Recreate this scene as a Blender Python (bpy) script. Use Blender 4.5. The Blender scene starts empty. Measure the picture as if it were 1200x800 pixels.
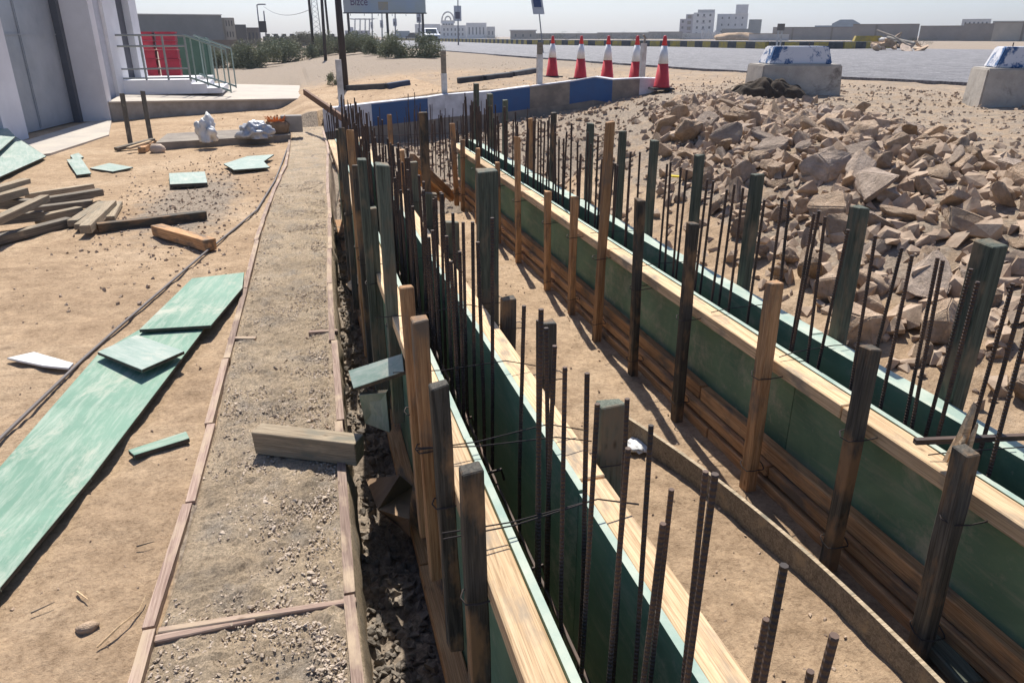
import bpy, bmesh, math, random
import numpy as np
from mathutils import Vector, Matrix, noise, Quaternion

# ------------------------------------------------------------------ camera, sky, sun, exposure
S = bpy.context.scene
COL = S.collection
R = math.radians
F_PX, PITCH, YAW, CAM_H = 867.0, R(22.4), R(15.5), 1.6
cd = bpy.data.cameras.new('camera'); cam = bpy.data.objects.new('camera', cd); COL.objects.link(cam)
cam.location = (0, 0, CAM_H); cam.rotation_euler = (R(90) - PITCH, 0, -YAW)
cd.sensor_width = 36; cd.lens = F_PX / 1200 * 36; cd.clip_start = 0.05; cd.clip_end = 9000
S.camera = cam
SUN_AZ, SUN_EL = R(6.5), R(54)          # azimuth clockwise from +Y (the trench runs along +Y)
w = bpy.data.worlds.new('World'); S.world = w; w.use_nodes = True
nt = w.node_tree; bg = nt.nodes['Background']; sky = nt.nodes.new('ShaderNodeTexSky')
sky.sky_type = 'NISHITA'; sky.sun_disc = False; sky.sun_elevation = SUN_EL; sky.sun_rotation = SUN_AZ
sky.dust_density = 1.2; sky.air_density = 1.0; sky.ozone_density = 3.0; sky.altitude = 0
tint = nt.nodes.new('ShaderNodeMix'); tint.data_type = 'RGBA'; tint.blend_type = 'MULTIPLY'; tint.inputs[0].default_value = 1; tint.inputs[7].default_value = (.90, .95, 1.10, 1)
nt.links.new(sky.outputs[0], tint.inputs[6]); nt.links.new(tint.outputs[2], bg.inputs[0]); bg.inputs[1].default_value = 0.088
ld = bpy.data.lights.new('sun', 'SUN'); ld.energy = 5.0; ld.angle = R(0.5); ld.color = (1, 0.95, 0.88)
sun = bpy.data.objects.new('sun', ld); COL.objects.link(sun)
sd = Vector((math.sin(SUN_AZ) * math.cos(SUN_EL), math.cos(SUN_AZ) * math.cos(SUN_EL), math.sin(SUN_EL)))
sun.rotation_euler = (-sd).to_track_quat('-Z', 'Y').to_euler(); sun.location = (0, 30, 60)
S.view_settings.view_transform = 'Standard'; S.view_settings.look = 'None'
S.view_settings.gamma = 1; S.view_settings.exposure = 0.55
S.render.engine = 'CYCLES'

# ------------------------------------------------------------------ helpers
CF = Vector((math.sin(YAW) * math.cos(PITCH), math.cos(YAW) * math.cos(PITCH), -math.sin(PITCH)))
CR = Vector((math.cos(YAW), -math.sin(YAW), 0)); CU = CR.cross(CF); C0 = Vector((0, 0, CAM_H))
def ray(px, py): return CF * F_PX + CR * (px - 600) + CU * (400 - py)
def AZ(px, py, z):                     # survey: where the line of sight meets a level
    d = ray(px, py); return C0 + d * ((z - CAM_H) / d.z)
def AX(px, py, x): d = ray(px, py); return C0 + d * (x / d.x)
def AY(px, py, y): d = ray(px, py); return C0 + d * (y / d.y)
def AD(px, py, dist):                  # at a horizontal distance
    d = ray(px, py); return C0 + d * (dist / math.hypot(d.x, d.y))
def PR(p):
    v = Vector(p) - C0; k = v.dot(CF)
    return (600 + F_PX * v.dot(CR) / k, 400 - F_PX * v.dot(CU) / k) if k > 0.05 else (-9999, -9999)
rng = random.Random(7)
def U(a, b): return rng.uniform(a, b)
def sm(t): t = max(0., min(1., t)); return t * t * (3 - 2 * t)
def interp(x, pts):
    if x <= pts[0][0]: return pts[0][1]
    for (a, b), (c, d) in zip(pts, pts[1:]):
        if x <= c: return b + (d - b) * (x - a) / (c - a)
    return pts[-1][1]

def tag(o, label=None, cat=None, group=None, kind=None):
    if label: o['label'] = label
    if cat: o['category'] = cat
    if group: o['group'] = group
    if kind: o['kind'] = kind
    return o
def empty(name, loc=(0, 0, 0), rz=0, label=None, cat=None, group=None):
    o = bpy.data.objects.new(name, None); COL.objects.link(o); o.location = loc; o.rotation_euler = (0, 0, rz)
    o.empty_display_size = 0.2
    return tag(o, label, cat, group)
def rootM(o): return Matrix.LocRotScale(o.location, o.rotation_euler, o.scale)
def worldM(o):
    M = Matrix.Identity(4) if o is None else o.matrix_parent_inverse @ rootM(o) if o.parent else rootM(o)
    return worldM(o.parent) @ M if (o is not None and o.parent) else M
class MB:
    def __init__(s): s.v = []; s.f = []; s.m = []
    def add(s, vs, fs, mi=0):
        b = len(s.v); s.v += [tuple(v) for v in vs]; s.f += [tuple(b + i for i in f) for f in fs]; s.m += [mi] * len(fs); return s
    def box(s, x0, x1, y0, y1, z0, z1, mi=0):
        return s.add([(x0,y0,z0),(x1,y0,z0),(x1,y1,z0),(x0,y1,z0),(x0,y0,z1),(x1,y0,z1),(x1,y1,z1),(x0,y1,z1)],
              [(0,3,2,1),(4,5,6,7),(0,1,5,4),(1,2,6,5),(2,3,7,6),(3,0,4,7)], mi)
    def hexa(s, bot, top, mi=0):
        n = len(bot)
        return s.add(list(bot) + list(top), [tuple(reversed(range(n))), tuple(range(n, 2*n))] +
              [(i, (i+1) % n, n + (i+1) % n, n + i) for i in range(n)], mi)
    def tube(s, pts, r, n=6, mi=0, r1=None):
        pts = [Vector(p) for p in pts]; rings = []; k = len(pts)
        for i, p in enumerate(pts):
            d = (pts[min(i+1, k-1)] - pts[max(i-1, 0)])
            d = d.normalized() if d.length > 1e-9 else Vector((0,0,1))
            a = d.cross(Vector((0, 0, 1)) if abs(d.z) < .9 else Vector((1, 0, 0))).normalized(); b = d.cross(a)
            rr = r if r1 is None else r + (r1 - r) * i / (k - 1)
            rings.append([p + (a * math.cos(2*math.pi*j/n) + b * math.sin(2*math.pi*j/n)) * rr for j in range(n)])
        vs = [v for q in rings for v in q]; fs = []
        for i in range(k-1):
            for j in range(n): fs.append((i*n+j, i*n+(j+1) % n, (i+1)*n+(j+1) % n, (i+1)*n+j))
        fs.append(tuple(range(n))[::-1]); fs.append(tuple((k-1)*n + j for j in range(n)))
        return s.add(vs, fs, mi)
    def lathe(s, prof, n=20, c=(0,0,0), mi=0):
        vs = []; fs = []
        for r, z in prof:
            for j in range(n): vs.append((c[0]+r*math.cos(2*math.pi*j/n), c[1]+r*math.sin(2*math.pi*j/n), c[2]+z))
        k = len(prof)
        for i in range(k-1):
            for j in range(n): fs.append((i*n+j, i*n+(j+1) % n, (i+1)*n+(j+1) % n, (i+1)*n+j))
        fs.append(tuple(range(n))[::-1]); fs.append(tuple((k-1)*n+j for j in range(n)))
        return s.add(vs, fs, mi)
    def build(s, name, mats, parent=None, M=None, smooth=False, world=True):
        me = bpy.data.meshes.new(name); me.from_pydata(s.v, [], s.f)
        for m in (mats if isinstance(mats, (list, tuple)) else [mats]): me.materials.append(m)
        if any(s.m): me.polygons.foreach_set('material_index', s.m)
        if smooth: me.polygons.foreach_set('use_smooth', [True] * len(me.polygons))
        me.update()
        o = bpy.data.objects.new(name, me); COL.objects.link(o)
        M = M if M is not None else Matrix.Identity(4)
        if parent is not None:
            o.parent = parent
            if world: M = worldM(parent).inverted() @ M
        o.matrix_local = M
        return o
def bevel(o, wd=0.003, seg=1):
    bm = bmesh.new(); bm.from_mesh(o.data)
    bmesh.ops.bevel(bm, geom=bm.edges[:], offset=wd, segments=seg, affect='EDGES', clamp_overlap=True)
    bm.to_mesh(o.data); bm.free(); return o
def beam(name, p0, p1, wd, ht, mat, parent=None, up=(0, 0, 1), bev=0.003, rough=0.0, cuts=0, bow=0):
    """timber: local X runs along its length, so grain follows it"""
    p0, p1 = Vector(p0), Vector(p1); x = (p1 - p0); L = x.length; x.normalize(); up = Vector(up)
    y = up.cross(x).normalized(); z = x.cross(y)
    bm = bmesh.new(); n = cuts + 1; rows = []
    for i in range(n + 1):
        t = i / n; xx = L * t; off = bow * 4 * t * (1 - t)
        e = rough if i in (0, n) else 0
        rows.append([bm.verts.new((xx + U(-e, e), sy * wd/2 + U(-1, 1) * rough * .3 + off, sz * ht/2 + U(-1, 1) * rough * .3)) for sy, sz in ((-1,-1),(1,-1),(1,1),(-1,1))])
    bm.faces.new(rows[0][::-1]); bm.faces.new(rows[-1])
    for a, b in zip(rows, rows[1:]):
        for j in range(4): bm.faces.new((a[j], a[(j+1) % 4], b[(j+1) % 4], b[j]))
    bmesh.ops.recalc_face_normals(bm, faces=bm.faces[:])
    if bev: bmesh.ops.bevel(bm, geom=[e for e in bm.edges if len(e.link_faces) == 2 and e.calc_face_angle(0) > .6], offset=bev, segments=1, affect='EDGES', clamp_overlap=True)
    me = bpy.data.meshes.new(name); bm.to_mesh(me); bm.free(); me.materials.append(mat)
    o = bpy.data.objects.new(name, me); COL.objects.link(o)
    M = Matrix((( x.x, y.x, z.x, p0.x), (x.y, y.y, z.y, p0.y), (x.z, y.z, z.z, p0.z), (0, 0, 0, 1)))
    if parent is not None: o.parent = parent; M = worldM(parent).inverted() @ M
    o.matrix_local = M
    return o

# ------------------------------------------------------------------ materials
def newmat(name, rough=.85, spec=.3, metal=0):
    m = bpy.data.materials.new(name); m.use_nodes = True; t = m.node_tree; b = t.nodes['Principled BSDF']
    b.inputs['Roughness'].default_value = rough; b.inputs['Specular IOR Level'].default_value = spec; b.inputs['Metallic'].default_value = metal
    return m, t, b
def N(t, kind, **kw):
    n = t.nodes.new(kind)
    for k, v in kw.items():
        if k in n.inputs: n.inputs[k].default_value = v
        else: setattr(n, k, v)
    return n
def ramp(t, fac, stops, interp_='LINEAR'):
    r = t.nodes.new('ShaderNodeValToRGB'); r.color_ramp.interpolation = interp_
    el = r.color_ramp.elements
    while len(el) < len(stops): el.new(0.5)
    for e, (p, c) in zip(el, stops): e.position = p; e.color = (*c, 1) if len(c) == 3 else c
    t.links.new(fac, r.inputs[0]); return r.outputs[0]
def mixc(t, fac, a, b, mode='MIX'):
    n = t.nodes.new('ShaderNodeMix'); n.data_type = 'RGBA'; n.blend_type = mode
    for s, v in ((n.inputs[0], fac), (n.inputs[6], a), (n.inputs[7], b)):
        if hasattr(v, 'is_output'): t.links.new(v, s)
        else: s.default_value = v if not isinstance(v, tuple) else (*v, 1)
    return n.outputs[2]
def mth(t, op, a, b=0.5):
    n = t.nodes.new('ShaderNodeMath'); n.operation = op; n.use_clamp = op in ('ADD', 'MULTIPLY') and False
    for s, v in ((n.inputs[0], a), (n.inputs[1], b)):
        if hasattr(v, 'is_output'): t.links.new(v, s)
        else: s.default_value = v
    return n.outputs[0]
def coords(t, scale=(1,1,1), rnd=True):
    tc = t.nodes.new('ShaderNodeTexCoord'); mp = t.nodes.new('ShaderNodeMapping'); t.links.new(tc.outputs['Object'], mp.inputs[0])
    mp.inputs['Scale'].default_value = scale
    if rnd:
        oi = t.nodes.new('ShaderNodeObjectInfo'); cb = t.nodes.new('ShaderNodeCombineXYZ')
        a = mth(t, 'MULTIPLY', oi.outputs['Random'], 37.); t.links.new(a, cb.inputs[0]); t.links.new(mth(t, 'MULTIPLY', oi.outputs['Random'], 91.), cb.inputs[1])
        t.links.new(cb.outputs[0], mp.inputs['Location'])
    return mp.outputs[0]
def noi(t, vec, scale, detail=6, rough=.6, dist=0):
    n = N(t, 'ShaderNodeTexNoise', Scale=scale, Detail=detail, Roughness=rough, Distortion=dist); t.links.new(vec, n.inputs['Vector']); return n.outputs['Fac']
def bump(t, b, h, strength=.5, dist=.01, prev=None):
    n = N(t, 'ShaderNodeBump', Strength=strength, Distance=dist); t.links.new(h, n.inputs['Height'])
    if prev is not None: t.links.new(prev, n.inputs['Normal'])
    t.links.new(n.outputs[0], b.inputs['Normal']); return n.outputs[0]
def simple(name, c, rough=.8, var=.15, scale=6, metal=0, spec=.3, bmp=.2, bdist=.004, c2=None, rnd=True, lo=.35, hi=.65):
    m, t, b = newmat(name, rough, spec, metal); v = coords(t, rnd=rnd); f = noi(t, v, scale)
    c2 = c2 or tuple(x * (1 - var) for x in c); c1 = tuple(min(1, x * (1 + var)) for x in c) if c2 is None else c
    t.links.new(ramp(t, f, [(lo, c2), (hi, c1)]), b.inputs['Base Color'])
    if bmp: bump(t, b, noi(t, v, scale * 6), bmp, bdist)
    return m
def wood(name, ca, cb, stain=None, stain_amt=.5, rough=.8, grain=.5):
    m, t, b = newmat(name, rough, .25); v = coords(t, (1.2, 22, 22))
    f = noi(t, v, 3, 6, .65, 1.2); c = ramp(t, f, [(.36, ca), (.62, cb)])
    fg = noi(t, coords(t, (1.5, 90, 90)), 3, 4, .7, .6); c = mixc(t, .75, c, ramp(t, fg, [(.38, (.55,.5,.45)), (.52, (1,1,1)), (.7, (1.15,1.12,1.08))]), 'MULTIPLY')
    oi = t.nodes.new('ShaderNodeObjectInfo')
    hs = N(t, 'ShaderNodeHueSaturation'); t.links.new(c, hs.inputs['Color'])
    t.links.new(mth(t, 'ADD', mth(t, 'MULTIPLY', oi.outputs['Random'], .5), .75), hs.inputs['Value']); c = hs.outputs[0]
    v2 = coords(t, (2, 5, 5)); g = noi(t, v2, 2.2, 5, .6)
    if stain: c = mixc(t, ramp(t, g, [(.62 - stain_amt * .3, (0,0,0)), (.72 - stain_amt * .2, (1,1,1))]), c, stain)
    # knots and dark nail stains
    vo = N(t, 'ShaderNodeTexVoronoi', Scale=2.3); t.links.new(coords(t, (2.5, 6, 6)), vo.inputs['Vector'])
    kn = ramp(t, vo.outputs['Distance'], [(.02, (.35, .3, .25)), (.10, (1, 1, 1))]); c = mixc(t, .8, c, kn, 'MULTIPLY')
    t.links.new(c, b.inputs['Base Color']); bump(t, b, f, grain, .003)
    return m
def sheet(name, base, dark, scuff, amt=.5, rough=.35, spec=.5):
    m, t, b = newmat(name, rough, spec); v = coords(t, (1, 1, 1)); f = noi(t, v, 2.5, 5, .6, .8)
    c = ramp(t, f, [(.32, dark), (.62, base)])
    g = noi(t, coords(t, (.9, 7, 7)), 3, 8, .78, .35)
    c = mixc(t, ramp(t, g, [(.66 - amt * .25, (0,0,0)), (.80 - amt * .1, (.8,.8,.8))]), c, scuff)
    h0 = noi(t, coords(t, (1,1.6,1)), 2.1, 8, .8, .3); c = mixc(t, ramp(t, h0, [(.54, (0,0,0)), (.66, (.7,.7,.7))]), c, tuple(.5 * x + .5 * y for x, y in zip(scuff, (.46,.40,.31)))); h = noi(t, coords(t, (1,1,1)), 45, 6, .8); c = mixc(t, ramp(t, h, [(.60, (0,0,0)), (.70, (.45,.45,.45))]), c, (.42,.36,.27))
    t.links.new(c, b.inputs['Base Color']); t.links.new(ramp(t, g, [(.3, (rough,)*3), (.7, (min(1, rough+.4),)*3)]), b.inputs['Roughness'])
    bump(t, b, f, .25, .02); return m
M = {}
M['wood_new'] = wood('fresh_pine', (.33,.17,.075), (.50,.30,.15), (.16,.12,.085), .35)
M['wood_pale'] = wood('pale_pine', (.50,.34,.19), (.66,.48,.29), (.30,.24,.17), .25)
M['wood_grey'] = wood('weathered_wood', (.13,.11,.085), (.25,.215,.165), (.33,.26,.17), .15)
M['wood_dark'] = wood('dark_wet_wood', (.045,.042,.036), (.105,.095,.075), (.24,.145,.075), .42)
M['wood_green'] = wood('green_stained_wood', (.06,.072,.055), (.13,.145,.11), (.19,.145,.095), .4)
M['wood_red'] = wood('reddish_board', (.13,.07,.045), (.24,.14,.09))
M['wood_pile'] = wood('sunbleached_wood', (.26,.205,.135), (.42,.34,.235), (.19,.17,.125), .3)
M['edging'] = wood('faded_edging_board', (.25,.17,.135), (.38,.28,.22), (.42,.32,.22), .45)
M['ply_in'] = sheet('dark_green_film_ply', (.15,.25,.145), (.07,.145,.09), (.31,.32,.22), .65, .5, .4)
M['ply_edge'] = simple('pale_green_edge', (.42,.46,.37), .7, scale=9, c2=(.26,.35,.29))
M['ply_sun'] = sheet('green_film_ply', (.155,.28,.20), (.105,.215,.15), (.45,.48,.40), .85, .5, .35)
M['ply_pale'] = sheet('scuffed_pale_green_ply', (.23,.31,.26), (.16,.25,.20), (.46,.48,.43), .95, .45, .4)
M['ply_side'] = simple('ply_side', (.10,.085,.065), .9, scale=20, c2=(.05,.045,.04))
M['rebar'] = None
m, t, b = newmat('rusty_steel_bar', .7, .4, .35); v = coords(t); f = noi(t, v, 8)
t.links.new(ramp(t, f, [(.35, (.048,.040,.036)), (.65, (.125,.080,.058))]), b.inputs['Base Color'])
wv = N(t, 'ShaderNodeTexWave', Scale=34., Distortion=.0, bands_direction='Z'); t.links.new(coords(t, rnd=False), wv.inputs['Vector']); bump(t, b, wv.outputs['Fac'], .8, .003); M['rebar'] = m
M['wire'] = simple('tie_wire', (.06,.05,.045), .6, metal=.6)
M['steel'] = simple('galvanised_steel', (.30,.32,.31), .5, metal=.5, bmp=0)
M['rail_green'] = simple('painted_green_rail', (.24,.31,.28), .5, bmp=0)
M['white'] = simple('white_render', (.74,.73,.74), .9, scale=1.2, c2=(.62,.61,.62), bmp=.15, bdist=.01)
M['white_old'] = simple('old_white_paint', (.62,.60,.56), .9, scale=5, c2=(.40,.37,.33))
M['conc'] = simple('grey_concrete', (.36,.33,.29), .95, scale=3, c2=(.24,.22,.19), bmp=.5, bdist=.01)
M['conc_pale'] = simple('pale_concrete', (.46,.43,.38), .95, scale=2, c2=(.34,.31,.27), bmp=.4, bdist=.01)
M['conc_path'] = simple('cement_apron', (.40,.36,.31), .95, scale=1.5, c2=(.50,.44,.36), bmp=.3, bdist=.01)
M['black'] = simple('black_rubber', (.025,.025,.027), .7)
M['yellow'] = simple('yellow_paint', (.50,.36,.055), .8, c2=(.28,.23,.10), scale=3)
M['kblack'] = simple('black_paint', (.035,.04,.05), .8, c2=(.09,.09,.09), scale=3)
M['tarp'] = simple('brown_cloth', (.085,.062,.042), .95, scale=9, c2=(.035,.028,.022), bmp=.6, bdist=.02)
M['plastic_white'] = simple('white_plastic', (.72,.72,.70), .5, c2=(.55,.54,.50), scale=8)
M['silver'] = simple('silver_plastic', (.55,.56,.57), .35, c2=(.30,.31,.33), scale=8, metal=.2)
M['card'] = simple('brown_paper', (.30,.20,.12), .9, c2=(.20,.13,.08), scale=8)
M['hose'] = simple('grey_pipe', (.15,.13,.12), .6)

def mat_ground():
    m, t, b = newmat('sandy_ground', .97, .12); tc = t.nodes.new('ShaderNodeTexCoord'); v = tc.outputs['Object']
    f = noi(t, v, .9, 8, .65); c = ramp(t, f, [(.3, (.32,.222,.138)), (.5, (.44,.315,.20)), (.72, (.53,.40,.27))])
    f2 = noi(t, v, 9, 8, .7); c = mixc(t, .8, c, ramp(t, f2, [(.32, (.62,.60,.58)), (.55, (1,1,1)), (.75, (1.18,1.16,1.12))]), 'MULTIPLY')
    c = mixc(t, .8, c, ramp(t, noi(t, v, 55, 6, .8), [(.36, (.60,.57,.55)), (.5, (1,1,1)), (.68, (1.2,1.2,1.2))]), 'MULTIPLY')
    # broken stone / grit where the 'grit' attribute says so
    at = t.nodes.new('ShaderNodeAttribute'); at.attribute_name = 'grit'
    f3 = noi(t, v, 38, 6, .8); gc = ramp(t, f3, [(.35, (.13,.105,.08)), (.5, (.28,.225,.17)), (.68, (.45,.37,.28))])
    k = ramp(t, mth(t, 'ADD', at.outputs['Fac'], mth(t, 'MULTIPLY', mth(t, 'SUBTRACT', noi(t, v, 5, 8, .75), .5), 1.4)), [(.35, (0,0,0)), (.7, (1,1,1))])
    c = mixc(t, k, c, gc)
    # fine dark specks
    vo = N(t, 'ShaderNodeTexVoronoi', Scale=24., Randomness=1.); t.links.new(v, vo.inputs['Vector'])
    sp = ramp(t, vo.outputs['Distance'], [(.07, (.35,.32,.3)), (.13, (1,1,1))])
    c = mixc(t, ramp(t, noi(t, v, 2.2), [(.5, (0,0,0)), (.62, (1,1,1))]), c, mixc(t, 1., c, sp, 'MULTIPLY'))
    t.links.new(c, b.inputs['Base Color'])
    p = bump(t, b, noi(t, v, 11, 8, .78), .7, .04); bump(t, b, noi(t, v, 70, 5, .8), .5, .008, p)
    return m
M['ground'] = mat_ground()
def mat_strip():
    m, t, b = newmat('rough_cement_strip', .97, .12); v = t.nodes.new('ShaderNodeTexCoord').outputs['Object']
    c = ramp(t, noi(t, v, 3.5, 8, .7), [(.34, (.37,.295,.21)), (.48, (.50,.39,.27)), (.66, (.60,.48,.34))])
    k = ramp(t, noi(t, v, 4.2, 8, .72), [(.50, (0,0,0)), (.66, (.75,.75,.75))])
    g = ramp(t, noi(t, v, 60, 5, .8), [(.35, (.22,.19,.16)), (.52, (.38,.33,.27)), (.7, (.56,.49,.40))])
    c = mixc(t, k, c, g); t.links.new(c, b.inputs['Base Color'])
    c = mixc(t, .9, c, ramp(t, noi(t, v, 95, 4, .85), [(.36, (.62,.60,.58)), (.48, (1,1,1)), (.62, (1.4,1.38,1.34))]), 'MULTIPLY'); t.links.new(c, b.inputs['Base Color'])
    p = bump(t, b, noi(t, v, 22, 8, .85), 1, .04); bump(t, b, noi(t, v, 110, 4, .85), .9, .008, p)
    return m
M['strip'] = mat_strip()
def mat_rock(name, a, b_, c_):
    m, t, b = newmat(name, .92, .2); v = coords(t)
    oi = t.nodes.new('ShaderNodeObjectInfo'); f = noi(t, v, 2.5, 8, .7)
    c = ramp(t, f, [(.3, a), (.5, b_), (.72, c_)])
    hs = N(t, 'ShaderNodeHueSaturation'); t.links.new(c, hs.inputs['Color']); t.links.new(mth(t, 'ADD', mth(t, 'MULTIPLY', oi.outputs['Random'], .55), .72), hs.inputs['Value'])
    # dust on upward faces of the stone's own surface noise
    c = mixc(t, ramp(t, noi(t, v, 11, 6, .75), [(.52, (0,0,0)), (.66, (.6,.6,.6))]), hs.outputs[0], (.42,.33,.24))
    t.links.new(c, b.inputs['Base Color']); p = bump(t, b, noi(t, v, 5, 8, .7), .7, .05); bump(t, b, noi(t, v, 40, 5, .7), .4, .008, p)
    return m
M['rock'] = mat_rock('brown_stone', (.36,.25,.165), (.56,.405,.275), (.70,.54,.39))
M['rock2'] = mat_rock('grey_stone', (.34,.26,.20), (.50,.39,.30), (.64,.51,.40))
M['pebble'] = mat_rock('small_stone', (.33,.24,.165), (.53,.39,.275), (.68,.53,.385))
t_p = M['pebble'].node_tree
for n_ in t_p.nodes:
    if n_.type == 'TEX_NOISE' and abs(n_.inputs['Scale'].default_value - 2.5) < .01: n_.inputs['Scale'].default_value = 11
    if n_.type == 'BUMP': n_.inputs['Distance'].default_value *= .3
M['crumb'] = simple('cement_crumb', (.56,.46,.36), .95, scale=14, c2=(.34,.27,.20), rnd=False, bmp=.3)
def mat_asphalt():
    m, t, b = newmat('asphalt', .8, .3); v = t.nodes.new('ShaderNodeTexCoord').outputs['Object']
    c = ramp(t, noi(t, v, 1.6, 8, .7), [(.35, (.155,.150,.150)), (.65, (.265,.257,.25))])
    c = mixc(t, .6, c, ramp(t, noi(t, v, 20, 4, .8), [(.40, (.35,.35,.40)), (.60, (1.5,1.5,1.5))]), 'MULTIPLY')
    c = mixc(t, .7, c, ramp(t, noi(t, v, 4, 6, .8), [(.40, (.5,.5,.55)), (.60, (1.3,1.3,1.3))]), 'MULTIPLY')
    t.links.new(c, b.inputs['Base Color']); bump(t, b, noi(t, v, 9, 8, .85), 1, .05); return m
M['asphalt'] = mat_asphalt()

# ------------------------------------------------------------------ terrain
XL = [(-6,-.60),(1.0,-.575),(1.7,-.56),(1.87,-.55),(2.1,-.53),(2.7,-.515),(3.5,-.485),(4.04,-.49),(5.1,-.456),(6.35,-.43),(8.5,-.347),(10.4,-.21),(13.8,-.16),(16,-.15)]
XR = [(-6,.02),(1.5,.026),(1.87,.022),(2.65,.05),(3.15,.053),(4.0,.081),(5.27,.121),(6.6,.18),(8.7,.25),(11.4,.38),(13.5,.42),(16,.45)]
xl = lambda y: interp(y, XL); xr = lambda y: interp(y, XR)
WALL = [(.30, 14.95), (2.6, 14.75), (4.5, 14.35), (6.55, 13.15)]      # kerb wall ground line
wallY = lambda x: interp(x, WALL)
def nz(x, y, s, seed=0): return noise.noise(Vector((x * s, y * s, seed)))
def fb(x, y, s, o=4, seed=0): return noise.fractal(Vector((x * s, y * s, seed)), 1.0, 2.1, o)
def right_z(x, y):
    z = .24 + .46 * sm((x - 1.75) / 2.3)
    heap = math.exp(-((x - 3.9) / 1.6) ** 2 - ((y - 5.2) / 3.6) ** 2)
    return z + .12 * heap
_rd = random.Random(5); DENTS = [(_rd.uniform(-4.5, -.7), _rd.uniform(1.4, 9), _rd.uniform(.06, .12)) for _ in range(70)]
def T(x, y, n=True):
    """ground level"""
    wy = wallY(x)
    if x < xr(y) - .06 or (x < .3 and y > 15.1):
        z = 0.0
        if y > 15.1:
            kb = sm((y - 25) / 6); z += (1 - kb) * .26 * sm((x + .5) / .8) + kb * .7 * sm((x + 3) / 8)
        if n and -5 < x < -.55 and 1.2 < y < 10:
            for dx, dy, dr in DENTS:
                q = ((x - dx) ** 2 + ((y - dy) * .6) ** 2) / (dr * dr)
                if q < 4: z += -.016 * math.exp(-q * 1.5) + .007 * math.exp(-(q - 1.6) ** 2 * 3)
        if n: z += .016 * fb(x, y, .8, 3) + .011 * fb(x, y, 5, 4) + (.005 * fb(x, y, 22, 2) if 0 < y < 6 else 0) + (.02 * fb(x, y, 3, 3, 5) * grit(x, y))
        if x < -.05 and 1 < y < 15.1: z -= .10 * sm((x - (xl(y) + .02)) / .06)
        return z
    if y > wy + .26 or x > 20:
        z = .7 * sm((x + 3) / 8)
        if y < 20: z = max(z, .30 + .4 * sm((x - .5) / 6) - .1) if x > .6 else z
        if n: z += .03 * fb(x, y, .5, 3) + .012 * fb(x, y, 4, 3)
        z += (.25 * max(0, fb(x, y, .05, 3, 9)) if (y > 25 and x < 6) else 0)
        return z
    e = sm((9.8 - y) / 2.2)                 # inside the formed part of the trench
    far = 0
    far = -.55 * sm((12.5 - y) / 3) - .25 - .05 + .85 * sm((x - 1.5) / 5.5) + .07 * fb(x, y, 1.2, 3)
    if x > 1.70:
        z = right_z(x, y); k = sm((8.5 - y) / 2.5 + (x - 2.2) / 2.0)
        kk = sm((x - 5.6) / 1.2); z = (z * k + far * (1 - k)) * (1 - kk) + z * kk
        if n: z += .035 * fb(x, y, 1.5, 4) + .02 * fb(x, y, 7, 3, 3)
        return z
    if x > 1.54: z = .02
    elif x > .60:
        z = .10 - .45 * sm((y - 6.6) / .7)
        if n: z += .014 * fb(x, y, 2, 4) + .007 * fb(x, y, 12, 4)
        e = 1 if y < 7.3 else e
    elif x > .345: z = -.03
    else:
        z = -.36 + .10 * sm((y - 1) / 6)
        if n: z += .07 * fb(x, y, 5, 4) + .02 * fb(x, y, 24, 3)
    return z * e + far * (1 - e)
def grit(x, y):
    g = 0.
    if y > 15.3 and x < 5: g = 0.
    elif x < xl(y): g = .95 * math.exp(-((x + 1.15) / .55) ** 2 - ((y - 8.3) / 2.0) ** 2)
    elif x < .345: g = .9
    elif 1.7 < x < 20 and y < wallY(x): g = .62 if x > 2.6 else .3
    if y > 7.2 and .3 < x < 6.5 and y < wallY(x): g = .75
    if x > 3 and y > 15: g = max(g, .50)
    if x > 5 and y > 13: g = .58 + .12 * nz(x, y, .2)
    if y > 18: g = max(g, (.80 + .3 * nz(x, y, .09)) * sm((y - 18) / 8))
    if 7 < x < 14 and y < 14: g = .62
    return g
def steps(segs):
    out = []
    for a, b_, s in segs:
        n = max(1, int(round((b_ - a) / s))); out += [a + (b_ - a) * i / n for i in range(n)]
    out.append(segs[-1][1]); return out
def geo(a, b_, n): return [a * (b_ / a) ** (i / n) for i in range(n + 1)]
xs = [-v for v in geo(12, 4000, 34)][::-1][:-1] + steps([(-12,-1,.11),(-1,-.1,.035),(-.1,.34,.022),(.34,.35,.01),(.35,.6,.08),(.6,.605,.005),(.605,1.54,.026),(1.54,1.55,.01),(1.55,1.7,.075),(1.7,2.6,.035),(2.6,9,.09),(9,20,.3)])[:-1] + geo(20, 4000, 36)
ys = steps([(-6,.2,.4),(.2,4.5,.033),(4.5,10,.075),(10,22,.16)])[:-1] + geo(22, 5000, 60)
vs = [(x, y, T(x, y)) for y in ys for x in xs]; nx = len(xs)
fs = [(j*nx+i, j*nx+i+1, (j+1)*nx+i+1, (j+1)*nx+i) for j in range(len(ys)-1) for i in range(nx-1)]
me = bpy.data.meshes.new('ground'); me.from_pydata(vs, [], fs); me.materials.append(M['ground'])
at = me.attributes.new('grit', 'FLOAT', 'POINT'); at.data.foreach_set('value', [grit(v[0], v[1]) for v in vs])
me.polygons.foreach_set('use_smooth', [True] * len(me.polygons))
ground = bpy.data.objects.new('ground', me); COL.objects.link(ground); tag(ground, kind='structure')

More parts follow.
